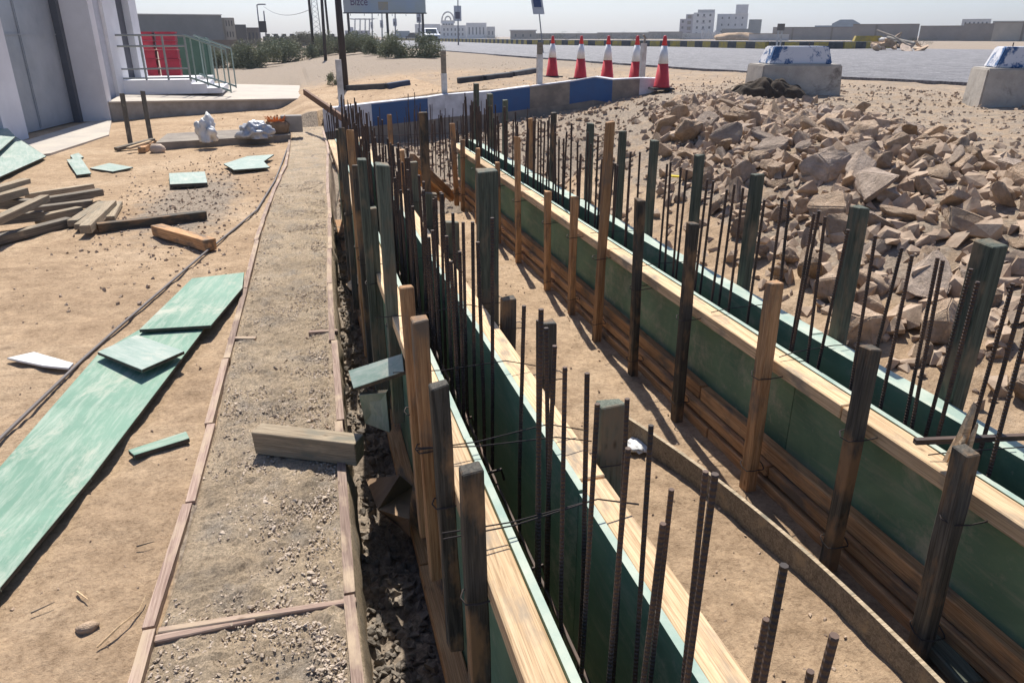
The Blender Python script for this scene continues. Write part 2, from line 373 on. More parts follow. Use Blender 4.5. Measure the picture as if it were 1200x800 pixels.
# cement strip (old footing) between the edging boards
sy = steps([(-1,.9,.2),(.9,5,.02),(5,9,.05),(9,15.6,.12)]); vv = []; ff = []; nw = 34
for y in sy:
    a, b_ = xl(y) + .012, xr(y) - .004
    row = [(a - .002, y, -.12)] + [(a + (b_ - a) * i / (nw - 1), y, 0) for i in range(nw)] + [(b_ + .02 + .03 * nz(0, y, 6), y, -.10), (b_ + .01 + .05 * nz(3, y, 5), y, -.25), (b_ + .05, y, -.5)]
    for q, (x, yy, z) in enumerate(row):
        if z == 0:
            ed = sm(min(x - a, b_ - x) / .06)
            z = .014 + ed * (.014 * fb(x, yy, 3, 3) + .020 * max(0, fb(x, yy, 12, 4, 4)) + .011 * fb(x, yy, 34, 3, 2)) - .03 * (1 - sm((b_ - x) / .03)) * max(0, nz(1, yy, 9))
        vv.append((x, yy, z))
nr = nw + 4
ff = [(j*nr+i, j*nr+i+1, (j+1)*nr+i+1, (j+1)*nr+i) for j in range(len(sy)-1) for i in range(nr-1)]
mb = MB(); mb.v = vv; mb.f = ff; mb.m = [0] * len(ff)
tag(mb.build('path', M['strip'], smooth=True), kind='structure')

# ------------------------------------------------------------------ road
RN = [(14.5,-3),(13.6,6),(12.76,12.3),(11.92,15.1),(11.06,20),(10.2,31.4),(9.6,46),(8.3,89),(6,200),(3,600)]
RM = [(66,-3),(60,12),(53,34),(44,48),(36,60),(33,82),(26,110),(22,200),(17,600)]
mb = MB(); zr = .76
def dens(P, y): return interp(y, [(b_, a) for a, b_ in P])
yy = steps([(-3,30,.6),(30,100,3),(100,600,25)]); cols = 14; vv = []; ff = []
for y in yy:
    a, b_ = dens(RN, y), dens(RM, y)
    vv.append((a + .12 * nz(1, y, 1.2), y, .60))
    for i in range(cols):
        u = i / (cols - 1); x = a + (b_ - a) * u + (.10 * nz(1, y, 1.2) + .05 * nz(2, y, 5) if i == 0 else 0); vv.append((x, y, zr + .01 * nz(x, y, .5)))
nr = cols + 1
mb.v = vv; mb.f = [(j*nr+i, j*nr+i+1, (j+1)*nr+i+1, (j+1)*nr+i) for j in range(len(yy)-1) for i in range(nr-1)]; mb.m = [0] * len(mb.f)
tag(mb.build('road', M['asphalt']), kind='structure')
# striped median kerb
def polywalk(P, step):
    out = []; acc = 0
    P = [Vector(p) for p in P]
    for a, b_ in zip(P, P[1:]):
        L = (b_ - a).length; n = max(1, int(round(L / step)))
        out += [a.lerp(b_, i / n) for i in range(n)]
    return out + [P[-1]]
KP = [AZ(x, y, .7) for x, y in ((1056,57.5),(985,58.5),(900,58.5),(800,56),(700,54.5),(620,53))]
KP = [(p.x, p.y, .7) for p in KP] + [(26,118,.7),(23,200,.7)]
pts = polywalk(KP, 1.15); mb = MB()
for i, (a, b_) in enumerate(zip(pts, pts[1:])):
    d = (b_ - a).normalized(); n_ = Vector((-d.y, d.x, 0)) * .3
    q = [a - n_, b_ - n_, b_ + n_, a + n_]
    mb.hexa([(p.x, p.y, .62) for p in q], [(p.x, p.y, 1.22) for p in q], i % 2)
    mb.hexa([(p.x, p.y, 1.221) for p in q], [(p.x, p.y, 1.27) for p in q], 2)
tag(mb.build('median_kerb', [M['kblack'], M['yellow'], M['white_old']]), 'long median kerb painted in black and yellow blocks beyond the road', 'kerb')

# ------------------------------------------------------------------ edging boards along the cement strip
def board_run(name, pts, wd, ht, mat, root, z):
    for (a, b_) in pts:
        a, b_ = Vector(a), Vector(b_); o = beam(name, (a.x, a.y, z), (b_.x, b_.y, z + U(-.003, .003)), wd, ht, mat, root, rough=.002)
def edging(fn, y0, y1, lens, label, offs, cross=()):
    root = empty('edging_board', (fn(y0), y0, 0), 0, label, 'edging board', 'timber edging boards of the cement strip')
    y = y0
    for L in lens:
        ye = min(y + L, y1); n = max(1, int(L / .7)); ps = [y + (ye - y) * i / n for i in range(n + 1)]
        mb = MB(); sk = U(-.012, .012); w2 = .0165
        for a, b_ in zip(ps, ps[1:]):
            xa, xb = fn(a) + offs + sk, fn(b_) + offs + sk * .5
            mb.hexa([(xa - w2, a, -.06), (xa + w2, a, -.06), (xb + w2, b_, -.06), (xb - w2, b_, -.06)], [(xa - w2, a, .034), (xa + w2, a, .034), (xb + w2, b_, .034), (xb - w2, b_, .034)])
        # local frame with X along the board for the grain
        L_ = ye - y; Mx = Matrix.Translation((fn(y), y, 0)) @ Matrix.Rotation(R(90), 4, 'Z')
        inv = Mx.inverted(); mb.v = [tuple(inv @ Vector(v)) for v in mb.v]
        mb.build('plank', M['edging'], root, Mx)
        y = ye + .012
        if y >= y1: break
    return root
edging(xl, 1.0, 14.0, (.86,.62,.60,.72,1.2,1.3,1.5,1.6,1.8,2.0,2.2), 'thin brown timber edging along the left side of the cement strip', -.008)
edging(xr, 0.9, 14.2, (.95,1.12,.95,1.05,.9,1.1,1.2,1.3,1.6,1.6,2.0,1.8), 'thin brown timber edging along the trench side of the cement strip', -.018)
def lay(name, px0, px1, z, wd, ht, mat, label, cat, group=None, z1=None, lift=0, **kw):
    a, b_ = AZ(*px0, z), AZ(*px1, z if z1 is None else z1)
    o = beam(name, a, b_, wd, ht, mat, None, **kw)
    return tag(o, label, cat, group)
lay('cross_board', (182,752), (300,727), .012, .03, .03, M['edging'], 'lower of two thin boards crossing the strip near the bottom edge', 'board')
lay('cross_board', (186,742), (418,706), .016, .024, .03, M['edging'], 'upper long thin board crossing the full cement strip near the bottom edge', 'board')
lay('cross_board', (268,398), (300,398), .016, .03, .03, M['edging'], 'short thin board sticking into the strip from the left edging', 'board')
lay('cross_board', (362,391), (396,389), .016, .03, .03, M['edging'], 'short thin board sticking into the strip from the trench side', 'board')
lay('timber_offcut', (303,513), (422,527), .075, .085, .10, M['wood_pile'], 'thick greyish timber offcut lying across the strip edge above the trench', 'timber', rough=.004, cuts=2)

# ------------------------------------------------------------------ formwork
def wire_loop(parent, c, rx, ry, z):
    mb = MB(); pts = [(c[0] + rx * math.cos(a), c[1] + ry * math.sin(a), z + .006 * math.sin(3 * a)) for a in [2 * math.pi * i / 12 for i in range(13)]]
    mb.tube(pts, .002, 5); mb.build('wire_tie', M['wire'], parent)
def form(label, xpan, side, y0, y1, ztop, zbot, rail_mat, walers=True, y_seg=2.2):
    """side=+1: frame on the +X side of the panel"""
    root = empty('formwork_wall', (xpan, y0, zbot), 0, label, 'formwork')
    t = .018; xa, xb = (xpan, xpan + t) if side > 0 else (xpan - t, xpan)
    y = y0; k = 0
    while y < y1 - .05:
        ye = min(y + y_seg * U(.8, 1.1), y1)
        dz = U(-.006, .006)
        mb = MB().box(0, ye - y - .004, -t/2, t/2, zbot, ztop + dz, 0)
        mb.m = [0] * 6; mb.m[1] = 1
        Mx = Matrix.Translation(((xa + xb)/2, y, 0)) @ Matrix.Rotation(R(90), 4, 'Z')
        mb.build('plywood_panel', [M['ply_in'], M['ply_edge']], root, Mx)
        y = ye
    xr_ = xb + .036 if side > 0 else xa - .036
    y = y0
    while y < y1 - .05:
        ye = min(y + y_seg * U(.7, 1.2), y1)
        beam('top_rail', (xr_ + U(-.002,.002), y, ztop - .027 + U(-.004,.002)), (xr_ + U(-.002,.002), ye - .006, ztop - .027 + U(-.004,.002)), .070, .046, rail_mat, root, rough=.002)
        y = ye
    if walers:
        for zz, wd, ht in ((zbot + .108, .066, .045), (zbot + .052, .075, .040)) if walers == 2 else ((zbot + .06, .07, .045),):
            y = y0
            while y < y1 - .05:
                ye = min(y + y_seg * U(.8, 1.3), y1); xo = (xb + wd/2 + .001) if side > 0 else (xa - wd/2 - .001)
                dx = U(-.006, 0) if side < 0 else U(0, .006)
                beam('waler', (xo + dx, y, zz), (xo + dx, ye - .008, zz + U(-.004,.004)), wd, ht, M['wood_new'], root, rough=.003)
                y = ye
    return root
LO = form('outermost formwork wall beside the cement strip, pale rail on green plywood', .36, -1, -.4, 8.2, .60, -.33, M['wood_pale'], 1)
LI = form('formwork wall on the left side of the sandy channel, pale top rail', .552, 1, -.4, 8.4, .60, -.03, M['wood_pale'], 1)
RI = form('formwork wall on the right side of the sandy channel with dark green panels showing', 1.548, -1, -.2, 7.6, .60, .03, M['wood_pale'], 0)
RO = form('formwork wall nearest the rock heap, thin pale green top edge', 1.685, 1, -.2, 7.8, .60, .02, M['ply_edge'], 0)
# bottom boards of the right inner wall: three rows seen from the channel
for zz, wd, ht, seg in ((.232, .040, .060, 2.6), (.176, .058, .042, 1.9), (.108, .066, .060, 2.3)):
    y = -.2
    while y < 7.5:
        ye = min(y + seg * U(.8, 1.2), 7.6); x0 = 1.529 - wd/2
        beam('bottom_board', (x0 + U(-.004, 0), y, zz), (x0 + U(-.004, 0), ye - .008, zz), wd, ht, M['wood_new'], RI, rough=.003); y = ye

KP_ = [.72]
def post(root, top, base, wx, wy, mat, lean=0, chip=False):
    """stake from base to top (both points), section wx by wy"""
    top, base = Vector(top), Vector(base); wx *= KP_[0]; wy *= KP_[0] * .9
    o = beam('post', base, top, wy, wx, mat, root, up=(1, 0, 0), rough=.006, cuts=4, bev=.003, bow=U(-.006, .006))
    if chip:                            # splintered head
        me = o.data; L = (top - base).length
        for v in me.vertices:
            if v.co.x > L * .8: v.co.x -= .03 if v.co.z > 0 else 0
    return o
# right inner: seen whole, base on the sand
for (tx, ty, bx, by, wd, mt) in [(908,330,873,572,.058,'wood_new'), (1021,406,968,657,.054,'wood_dark'), (1124,528,1080,742,.058,'wood_dark'), (812,262,791,486,.052,'wood_dark'),
      (750,233,740,431,.050,'wood_dark'), (715,143,697,394,.052,'wood_new'), (673,230,668,363,.050,'wood_new'), (642,224,640,335,.05,'wood_new'), (606,160,606,297,.05,'wood_new'),
      (583,190,583,277,.045,'wood_new'), (560,174,558,253,.05,'wood_new'), (542,164,541,240,.05,'wood_new'), (530,145,534,233,.06,'wood_new')]:
    b_ = AX(bx, by, 1.405); t_ = AY(tx, ty, b_.y)
    t_.x = max(1.39, min(1.44, t_.x)); b_.x = 1.415; b_.z = .06
    post(RI, t_, b_, wd, wd * 1.25, M[mt]); wire_loop(RI, (1.46, b_.y, 0), .09, wd * .75, .55 + U(-.01, .02)); wire_loop(RI, (1.42, b_.y, 0), .04, wd * .72, .2 + U(-.03, .02))
for y in (.35, .8): post(RI, (1.415, y, 1.0), (1.41, y, .06), .06, .07, M['wood_dark'])
# splinter on the broken stake
p = AX(1122, 530, 1.41); mb = MB()
for dx, dy, hh, w_ in ((.004, .006, .115, .016), (-.012, -.006, .045, .011), (.012, -.010, .075, .009), (-.006, .014, .035, .010)):
    q_ = [(p.x+dx-w_, p.y+dy-w_*.6, p.z-.03), (p.x+dx+w_, p.y+dy-w_*.6, p.z-.03), (p.x+dx+w_, p.y+dy+w_*.6, p.z-.03), (p.x+dx-w_, p.y+dy+w_*.6, p.z-.03)]
    k_ = [(p.x+dx-w_*.5+.008, p.y+dy-w_*.3, p.z+hh*.6), (p.x+dx+w_*.7+.008, p.y+dy-w_*.3, p.z+hh), (p.x+dx+w_*.6+.008, p.y+dy+w_*.3, p.z+hh*1.1), (p.x+dx-w_*.4+.008, p.y+dy+w_*.3, p.z+hh*.7)]
    mb.hexa(q_, k_)
mb.build('splinter', M['wood_pale'], RI)
# right outer posts
for (tx, ty, wd, mt) in [(1162,283,.075,'wood_green'), (1008,242,.062,'wood_green'), (888,204,.058,'wood_green'), (820,181,.052,'wood_green'), (767,165,.052,'wood_green'), (730,154,.05,'wood_green'),
      (692,145,.055,'wood_green'), (649,132,.05,'wood_dark'), (621,139,.06,'wood_new'), (592,117,.06,'wood_green'), (574,110,.07,'wood_green'), (558,98,.07,'wood_green')]:
    t_ = AX(tx, ty, 1.80)
    if t_.z < .8 or t_.y > 8.6: t_ = AZ(tx, ty, 1.08)
    xx = 1.80 if t_.y < 7.8 else t_.x
    post(RO, (t_.x, t_.y, t_.z), (xx + U(-.01, .01), t_.y + U(-.02, .02), .0), wd, wd * 1.3, M[mt])
for y in (.55, 1.05): post(RO, (1.80, y, 1.07), (1.80, y, 0), .07, .07, M['wood_green'])
# left inner posts
KP_[0] = .9
for (tx, ty, wd, mt) in [(718,471,.062,'wood_green'), (643,377,.050,'wood_dark'), (597,349,.05,'wood_dark'), (572,199,.075,'wood_green'), (531,260,.06,'wood_green'), (506,226,.06,'wood_green'), (484,190,.06,'wood_green'), (470,176,.05,'wood_new'), (497,131,.045,'wood_dark')]:
    t_ = AX(tx, ty, .70)
    if t_.z > 1.3 or t_.z < .6: t_ = AZ(tx, ty, 1.0)
    xx = .695 if t_.y < 7 else t_.x
    zb = T(xx, t_.y) - .05
    post(LI, (xx, t_.y, t_.z), (xx, t_.y, zb), wd * 1.2, wd, M[mt]); wire_loop(LI, (.66, t_.y, 0), .10, wd * .72, .57)
# left outer posts
KP_[0] = .70
for (tx, ty, wd, mt) in [(552,548,.062,'wood_dark'), (514,449,.058,'wood_dark'), (491,373,.060,'wood_new'), (476,335,.055,'wood_new'), (448,192,.068,'wood_green'), (436,243,.05,'wood_green'), (424,186,.055,'wood_green'),
      (417,194,.055,'wood_dark'), (456,134,.05,'wood_new'), (410,152,.055,'wood_new'), (400,150,.055,'wood_dark'), (396,152,.05,'wood_dark')]:
    t_ = AX(tx, ty, .275 if (tx, ty) in ((448,192), (436,243)) else .245)
    if t_.z > 1.35: t_ = AX(tx, ty, .30); 
    if t_.z > 1.35 or t_.z < .6: t_ = AZ(tx, ty, 1.05)
    post(LO, (t_.x, t_.y, t_.z), (t_.x + (.015 if t_.y < 2.4 else 0), t_.y + U(-.02, .02), .10 if t_.y < 2.4 else .12 if t_.y < 3 else -.1), wd, wd * 1.15, M[mt]); wire_loop(LO, (t_.x + .03, t_.y, 0), .058, wd * .5, .55)
# tie wires across the two walls
for yv in (1.25, 1.27, 1.62, 1.63, 2.1, 2.6, 3.3):
    mb = MB(); s = U(-.08, .08)
    mb.tube([(.20, yv, .64), (.36, yv + s * .4, .63), (.56, yv + s, .64), (.66, yv + s * .9, .61)], .0018, 5); mb.build('tie_wire', M['wire'], LI)
for yv in (.95, 1.3, 1.95, 2.4, 3.05, 3.7, 4.6, 5.6):
    mb = MB(); s = U(-.06, .06)
    mb.tube([(1.47, yv, .607), (1.54, yv + s * .4, .615), (1.70, yv + s, .615), (1.76, yv + s, .61)], .0018, 5); mb.build('tie_wire', M['wire'], RI)

# ------------------------------------------------------------------ reinforcement
def bar(root, base, top, r=.0062):
    mb = MB(); a, b_ = Vector(base), Vector(top)
    mb.tube([a, a.lerp(b_, .5) + Vector((U(-.006,.006), U(-.006,.006), 0)), b_], r, 7); mb.build('vertical_bar', M['rebar'], root)
def cage(label, xa, xb, tops, gen, zb, ytop, yb0=-.3):
    root = empty('rebar_cage', ((xa + xb)/2, max(0, yb0), zb), 0, label, 'rebar cage'); cnt = 0
    used = []
    for i, (px, py) in enumerate(tops):
        x = xa if i % 2 else xb; t_ = AX(px, py, x); used.append(t_.y)
        bar(root, (x + U(-.01, .01), t_.y + U(-.05, .05), zb), t_, .0046 if t_.y < 1.2 else .0055); cnt += 1
    for (y0, y1, dy) in gen:
        y = y0
        while y < y1 and cnt < 98:
            for x in (xa, xb):
                yy_ = y + U(-.04, .04); bar(root, (x, yy_, zb), (x + U(-.03, .03), yy_ + U(-.06, .06), U(.93, 1.10) if y < 7.8 else U(.55, .85))); cnt += 1
            y += dy
    for x in (xa, xb):
        for z in (zb + .08, .28):
            mb = MB(); mb.tube([(x + .009 * (1 if x == xa else -1), y, z + .004 * math.sin(y * 3)) for y in steps([(yb0, ytop, .7)])], .0055, 6); mb.build('horizontal_bar', M['rebar'], root)
    for y in steps([(max(.2, yb0 + .1), min(ytop, 8), .42)]):
        mb = MB(); z = .28 + U(-.02, .03); mb.tube([(xa - .02, y, z - .03), (xa - .015, y, z), (xb + .01, y + .01, z + .01), (xb + .02, y + .01, z - .03)], .005, 6); mb.build('spacer_bar', M['rebar'], root)
    return root
LT = [(827,552),(838,555),(787,573),(777,613),(763,498),(736,525),(735,467),(700,473),(688,437),(662,430),(650,405),(919,662),(898,725),(978,744),(950,786),(631,375),(640,384),(634,362),(614,358)]
cage('nearer rebar cage standing in the left wall between its two formwork sides', .42, .50, LT, [(2.05, 4.6, .135)], -.03, 4.6)
cage('farther rebar cage rising from the left wall towards the blue and white wall', .41, .50, [], [(4.7, 8.4, .14), (8.5, 11.8, .30)], -.03, 8.5, 4.6)
RT = [(1138,315),(1146,330),(1187,332),(1105,305),(1099,302),(1069,299),(1057,290),(1026,276),(994,269),(967,254),(954,250),(925,235),(917,232),(960,247),(896,234),(871,220),(861,216),(852,222),(836,212),(829,210),(805,199),(798,196),(782,192),(786,190),(750,178),(739,178),(1200,345),(1210,360)]
cage('nearer rebar cage standing in the right wall beside the rock heap', 1.59, 1.645, RT, [(3.65, 5.2, .14)], .02, 5.2)
cage('farther rebar cage in the right wall where it nears the end of the trench', 1.59, 1.645, [], [(5.3, 7.7, .13), (7.8, 12.0, .30)], .02, 8.2, 5.2)
o = lay('loose_bar', (1072,517), (1215,511), .66, .014, .014, M['rebar'], 'short loose steel bar lying across the top of the right formwork', 'steel bar', bev=0)
# distant starter bars before the kerb wall
root = empty('rebar_cage', (2.0, 12, -.3), 0, 'cluster of thin starter bars in the pit before the blue and white wall', 'rebar cage')
for i in range(34):
    x, y = U(.75, 3.4), U(11.2, 13.9); bar(root, (x, y, -.35), (x + U(-.05,.05), y, U(.35, .62)), .006)
for z, y in ((.0, 12.2), (.02, 13.2)):
    mb = MB().tube([(.8, y, z), (3.3, y + .1, z)], .006, 6); mb.build('horizontal_bar', M['rebar'], root)

# boards spanning the far end of the trench
def two(px0, z0, px1, z1): return AZ(*px0, z0), AZ(*px1, z1)
a, b_ = two((482,186), .62, (530,231), .12)
o = beam('sloping_board', a, b_, .045, .09, M['wood_new'], None, rough=.003); tag(o, 'upper brown board sloping down into the sandy channel at its far end', 'board')
o = beam('sloping_board', a + Vector((-.10, -.05, -.02)), b_ + Vector((-.10, -.05, 0)), .045, .09, M['wood_new'], None, rough=.003); tag(o, 'lower brown board beside another, sloping down to the far end of the sandy channel', 'board')
a, b_ = AY(357, 108, 14.6), AY(408, 143, 11.9)
o = beam('leaning_board', a, b_, .05, .10, M['wood_red'], None, rough=.003); tag(o, 'reddish brown board leaning from the trench corner towards the walkway end', 'board')

# bowed board on the sand, set on edge
bp = [AZ(735,485,.2), AZ(835,555,.2), AZ(930,632,.2), AZ(1035,722,.2), AZ(1104,788,.2), AZ(1150,850,.2)]
ny = np.array([p.y for p in bp]); cf = np.polyfit(ny, np.array([p.x for p in bp]), 2)
bq = [Vector((float(np.polyval(cf, y_)), y_, .2)) for y_ in np.linspace(bp[0].y, bp[-1].y, 26)]
mb = MB(); n_ = len(bq)
vsb = []
for i, p in enumerate(bq):
    d = (bq[min(i+1, n_-1)] - bq[max(i-1, 0)]).normalized(); q = Vector((-d.y, d.x, 0)) * .007
    zt = .19; zb_ = .095
    vsb += [(p.x - q.x, p.y - q.y, zb_), (p.x + q.x, p.y + q.y, zb_), (p.x + q.x, p.y + q.y, zt), (p.x - q.x, p.y - q.y, zt)]
fsb = [(0,1,2,3), tuple((n_-1)*4 + k for k in (3,2,1,0))]; mi = [0, 0]
for i in range(n_-1):
    for k in range(4): fsb.append((i*4+k, (i+1)*4+k, (i+1)*4+(k+1) % 4, i*4+(k+1) % 4)); mi.append(1 if k == 2 else 0)
mb.v = vsb; mb.f = fsb; mb.m = mi
tag(mb.build('bowed_board', [M['wood_grey'], M['wood_pile']]), 'long thin board bowed on its edge along the sandy channel floor', 'board')
a, b_ = AZ(1083, 742, .14), AZ(1140, 805, .14)
tag(beam('dark_board', a, b_, .06, .035, M['wood_green'], None, rough=.003), 'dark green board lying at the foot of the splintered post', 'board')
# bit of litter on the sand
def lump(name, c, sx, sy_, sz, mat, seed, label, cat, sub=3, rg=.35, fr=1.6, group=None, flat=0):
    bm = bmesh.new(); bmesh.ops.create_icosphere(bm, subdivisions=sub, radius=1)
    for v in bm.verts:
        d = 1 + rg * noise.fractal(v.co * fr + Vector((seed, seed * 2, 0)), 1., 2., 4) + rg * .5 * abs(noise.noise(v.co * fr * 2.5 + Vector((0, seed, 0))))
        v.co = Vector((v.co.x * sx * d, v.co.y * sy_ * d, max(v.co.z * sz * d, -sz * .55)))
    me = bpy.data.meshes.new(name); bm.to_mesh(me); bm.free(); me.materials.append(mat)
    me.polygons.foreach_set('use_smooth', [True] * len(me.polygons))
    o = bpy.data.objects.new(name, me); COL.objects.link(o); o.location = (c[0], c[1], c[2] + sz * .5); return tag(o, label, cat, group)
p = AZ(746, 524, .11); lump('plastic_bag', p, .035, .045, .014, M['plastic_white'], 3, 'small crumpled white plastic bag on the sand by the bowed board', 'litter', rg=.8)
p = AX(790, 239, 2.3); mb = MB().box(-.05, .05, -.012, .012, 0, .02)
# ------------------------------------------------------------------ offcuts in the gap
def slab(name, pxs, zs, th, mats, label, cat, group=None, sub=None, warp=0, parent=None):
    """flat board: outline surveyed from corners, level(s) zs, thickness th; local frame for texture"""
    P = [AZ(x, y, z) for (x, y), z in zip(pxs, zs if isinstance(zs, (list, tuple)) else [zs] * len(pxs))]
    c = sum(P, Vector()) / len(P); nrm = Vector((0, 0, 0))
    for i in range(len(P)):
        a, b_ = P[i] - c, P[(i+1) % len(P)] - c; nrm += a.cross(b_)
    nrm.normalize()
    if nrm.z < 0: P = P[::-1]; nrm = -nrm
    ex = max(((P[(i+1) % len(P)] - P[i]) for i in range(len(P))), key=lambda v: v.length).normalized(); ex = (ex - nrm * ex.dot(nrm)).normalized(); ey = nrm.cross(ex)
    Mx = Matrix(((ex.x, ey.x, nrm.x, c.x), (ex.y, ey.y, nrm.y, c.y), (ex.z, ey.z, nrm.z, c.z), (0,0,0,1)))
    L = [Mx.inverted() @ p for p in P]; mb = MB()
    mb.hexa([(p.x, p.y, p.z - th) for p in L], [(p.x, p.y, p.z) for p in L]); mb.m = [0, 0] + [1] * len(L)
    o = mb.build(name, mats, None, Mx); bevel(o, .0015)
    return tag(o, label, cat, group)
PP = [M['ply_pale'], M['ply_side']]; PS = [M['ply_sun'], M['ply_side']]
slab('plywood_offcut', [(408,434),(471,414),(473,435),(414,455)], [.30,.50,.48,.30], .02, PP, 'light green plywood offcut wedged flat between strip edge and stake', 'plywood')
slab('plywood_offcut', [(423,459),(455,456),(459,503),(430,492)], [.27,.30,.06,.04], .018, PP, 'green plywood offcut standing steeply just below another in the gap', 'plywood')
slab('plywood_offcut', [(405,333),(434,308),(437,316),(411,340)], [-.02,.12,.10,-.04], .02, [M['wood_pale'], M['wood_grey']], 'pale small offcut leaning in the gap beside two tall stakes', 'board')
# crumpled paper sack in the gap
mb = MB(); P = [AZ(443,598,-.12), AZ(468,557,-.05), AZ(482,570,-.2), AZ(480,608,-.10), AZ(462,612,-.18), AZ(482,628,-.2), AZ(430,562,-.22)]
mb.add(P, [(0,1,2),(0,2,3),(0,3,4),(0,4,5),(0,6,1),(4,3,5)])
o = mb.build('paper_sack', M['card']); sol = o.modifiers.new('thickness', 'SOLIDIFY'); sol.thickness = .006
tag(o, 'torn brown paper sack crumpled in the gap beside the formwork', 'paper sack')

# ------------------------------------------------------------------ boards lying on the left
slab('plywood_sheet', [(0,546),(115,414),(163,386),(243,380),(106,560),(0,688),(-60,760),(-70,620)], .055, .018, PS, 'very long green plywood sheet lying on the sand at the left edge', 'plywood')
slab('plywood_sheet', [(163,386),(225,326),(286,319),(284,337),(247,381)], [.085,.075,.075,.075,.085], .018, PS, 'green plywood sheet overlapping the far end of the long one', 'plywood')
slab('plywood_offcut', [(114,412),(160,392),(216,411),(166,433)], [.10,.09,.10,.115], .018, PP, 'squarish pale green offcut lying cornerwise on the long green sheet', 'plywood')
slab('plywood_offcut', [(150,527),(218,505),(222,513),(157,533)], .03, .02, PS, 'small narrow green strip lying alone on sand right of the long sheet', 'plywood')
slab('white_board', [(8,419),(40,412),(86,425),(80,431),(50,428)], .03, .012, [M['plastic_white'], M['plastic_white']], 'tapered white panel lying on sand left of the thin pipe', 'panel')
slab('plywood_offcut', [(198,203),(240,201),(243,214),(199,216)], .055, .04, PP, 'thick pale square offcut lying alone on the sand', 'plywood')
slab('plywood_offcut', [(262,192),(290,183),(321,181),(309,189),(316,196),(274,199)], .06, .018, PP, 'pale green plywood piece with a pointed corner near the strip', 'plywood')
slab('plywood_offcut', [(78,187),(95,185),(107,203),(90,205)], .04, .018, PP, 'narrow pale offcut behind the timber pile, left of two', 'plywood')
slab('plywood_offcut', [(82,182),(92,179),(98,184),(86,187)], .03, .018, PP, 'tiny pale offcut touching the far end of a narrow one', 'plywood')
slab('plywood_offcut', [(105,197),(128,191),(156,196),(132,201)], .03, .018, PP, 'pale diamond shaped offcut on sand behind the timber pile', 'plywood')
slab('plywood_sheet', [(-60,205),(-40,148),(4,152),(28,166),(54,183),(0,207)], [.12,.25,.18,.12,.05,.07], .018, PP, 'large shiny pale green sheet lying at the far left edge', 'plywood')
slab('plywood_sheet', [(-60,175),(-40,140),(2,143),(18,160),(0,176)], [.24,.32,.26,.2,.19], .018, PP, 'green sheet propped on another at the far left edge', 'plywood')
PILE = [((-60,238),(31,212),.26,.09,.05,'wood_pile','topmost light beam at the back left of the timber pile'),
 ((-60,248),(28,224),.20,.10,.07,'wood_pile','thick pale beam just under the topmost one on the pile'),
 ((-60,285),(53,232),.22,.08,.06,'wood_pile','long grey beam slanting up over the front of the pile'),
 ((30,230),(109,218),.11,.06,.05,'wood_pile','thin beam at the back of the timber pile'),
 ((40,238),(119,225),.09,.10,.07,'wood_grey','grey beam at the back right of the timber pile'),
 ((20,249),(108,238),.06,.09,.07,'wood_grey','grey beam in the middle of the timber pile'),
 ((44,258),(94,247),.06,.09,.08,'wood_pile','short weathered block end sticking out of the pile'),
 ((-60,296),(82,259),.045,.10,.07,'wood_grey','lowest front beam of the timber pile'),
 ((85,262),(121,239),.05,.09,.06,'wood_pile','left one of the short beams leaning off the pile'),
 ((92,266),(127,238),.055,.07,.05,'wood_pile','middle one of the short beams leaning off the pile'),
 ((100,269),(131,239),.075,.09,.07,'wood_pile','front short beam on top, pointing towards the camera'),
 ((128,256),(138,238),.04,.09,.04,'wood_pile','small pale block right of the leaning short beams'),
 ((114,267),(241,252),.045,.08,.08,'wood_dark','long dark beam lying on sand to the right of the pile'),
 ((184,269),(247,287),.05,.10,.09,'wood_new','fresh orange timber block lying alone on the sand'),
 ((-40,262),(52,252),.10,.10,.08,'wood_grey','beam buried in the middle left of the timber pile'),
 ((-40,236),(40,240),.10,.10,.10,'wood_grey','rear supporting beam at the left of the timber pile')]
for a, b_, z, wd, ht, mt, lb in PILE:
    lay('timber_beam', a, b_, z, wd, ht, M[mt], lb, 'timber', 'loose timber beams', rough=.006, cuts=2)
# thin pipe
hp = [AZ(x, y, .02) for x, y in ((-40,560),(0,514),(98,420),(144,379),(239,297),(275,268),(301,246),(322,212),(330,192),(338,170))]
mb = MB().tube(polywalk(hp, .15), .0085, 8); tag(mb.build('pipe', M['hose'], smooth=True), 'long thin grey pipe curving across the sand to the strip', 'pipe')
# twigs and chips on sand
def twig(pts, r, label, mat='wood_pale'):
    mb = MB().tube([AZ(x, y, z) for x, y, z in pts], r, 5, r1=r * .4); tag(mb.build('twig', M[mat]), label, 'twig')
twig([(114,758,.02),(140,733,.03),(163,715,.02),(171,697,.03)], .004, 'longest dry twig on the sand near the lower left corner')
twig([(90,693,.015),(103,702,.02)], .004, 'short pale twig near the lower left corner')
twig([(36,718,.015),(64,705,.02)], .003, 'thin brown twig at the lower left edge of the sand', 'wood_grey')
twig([(160,640,.015),(181,634,.02)], .003, 'short brown twig between green sheet and strip', 'wood_grey')
lump('stone', AZ(104,738,.0), .03, .02, .018, M['rock'], 4, 'small brown stone alone on the sand at the lower left', 'stone', sub=2)

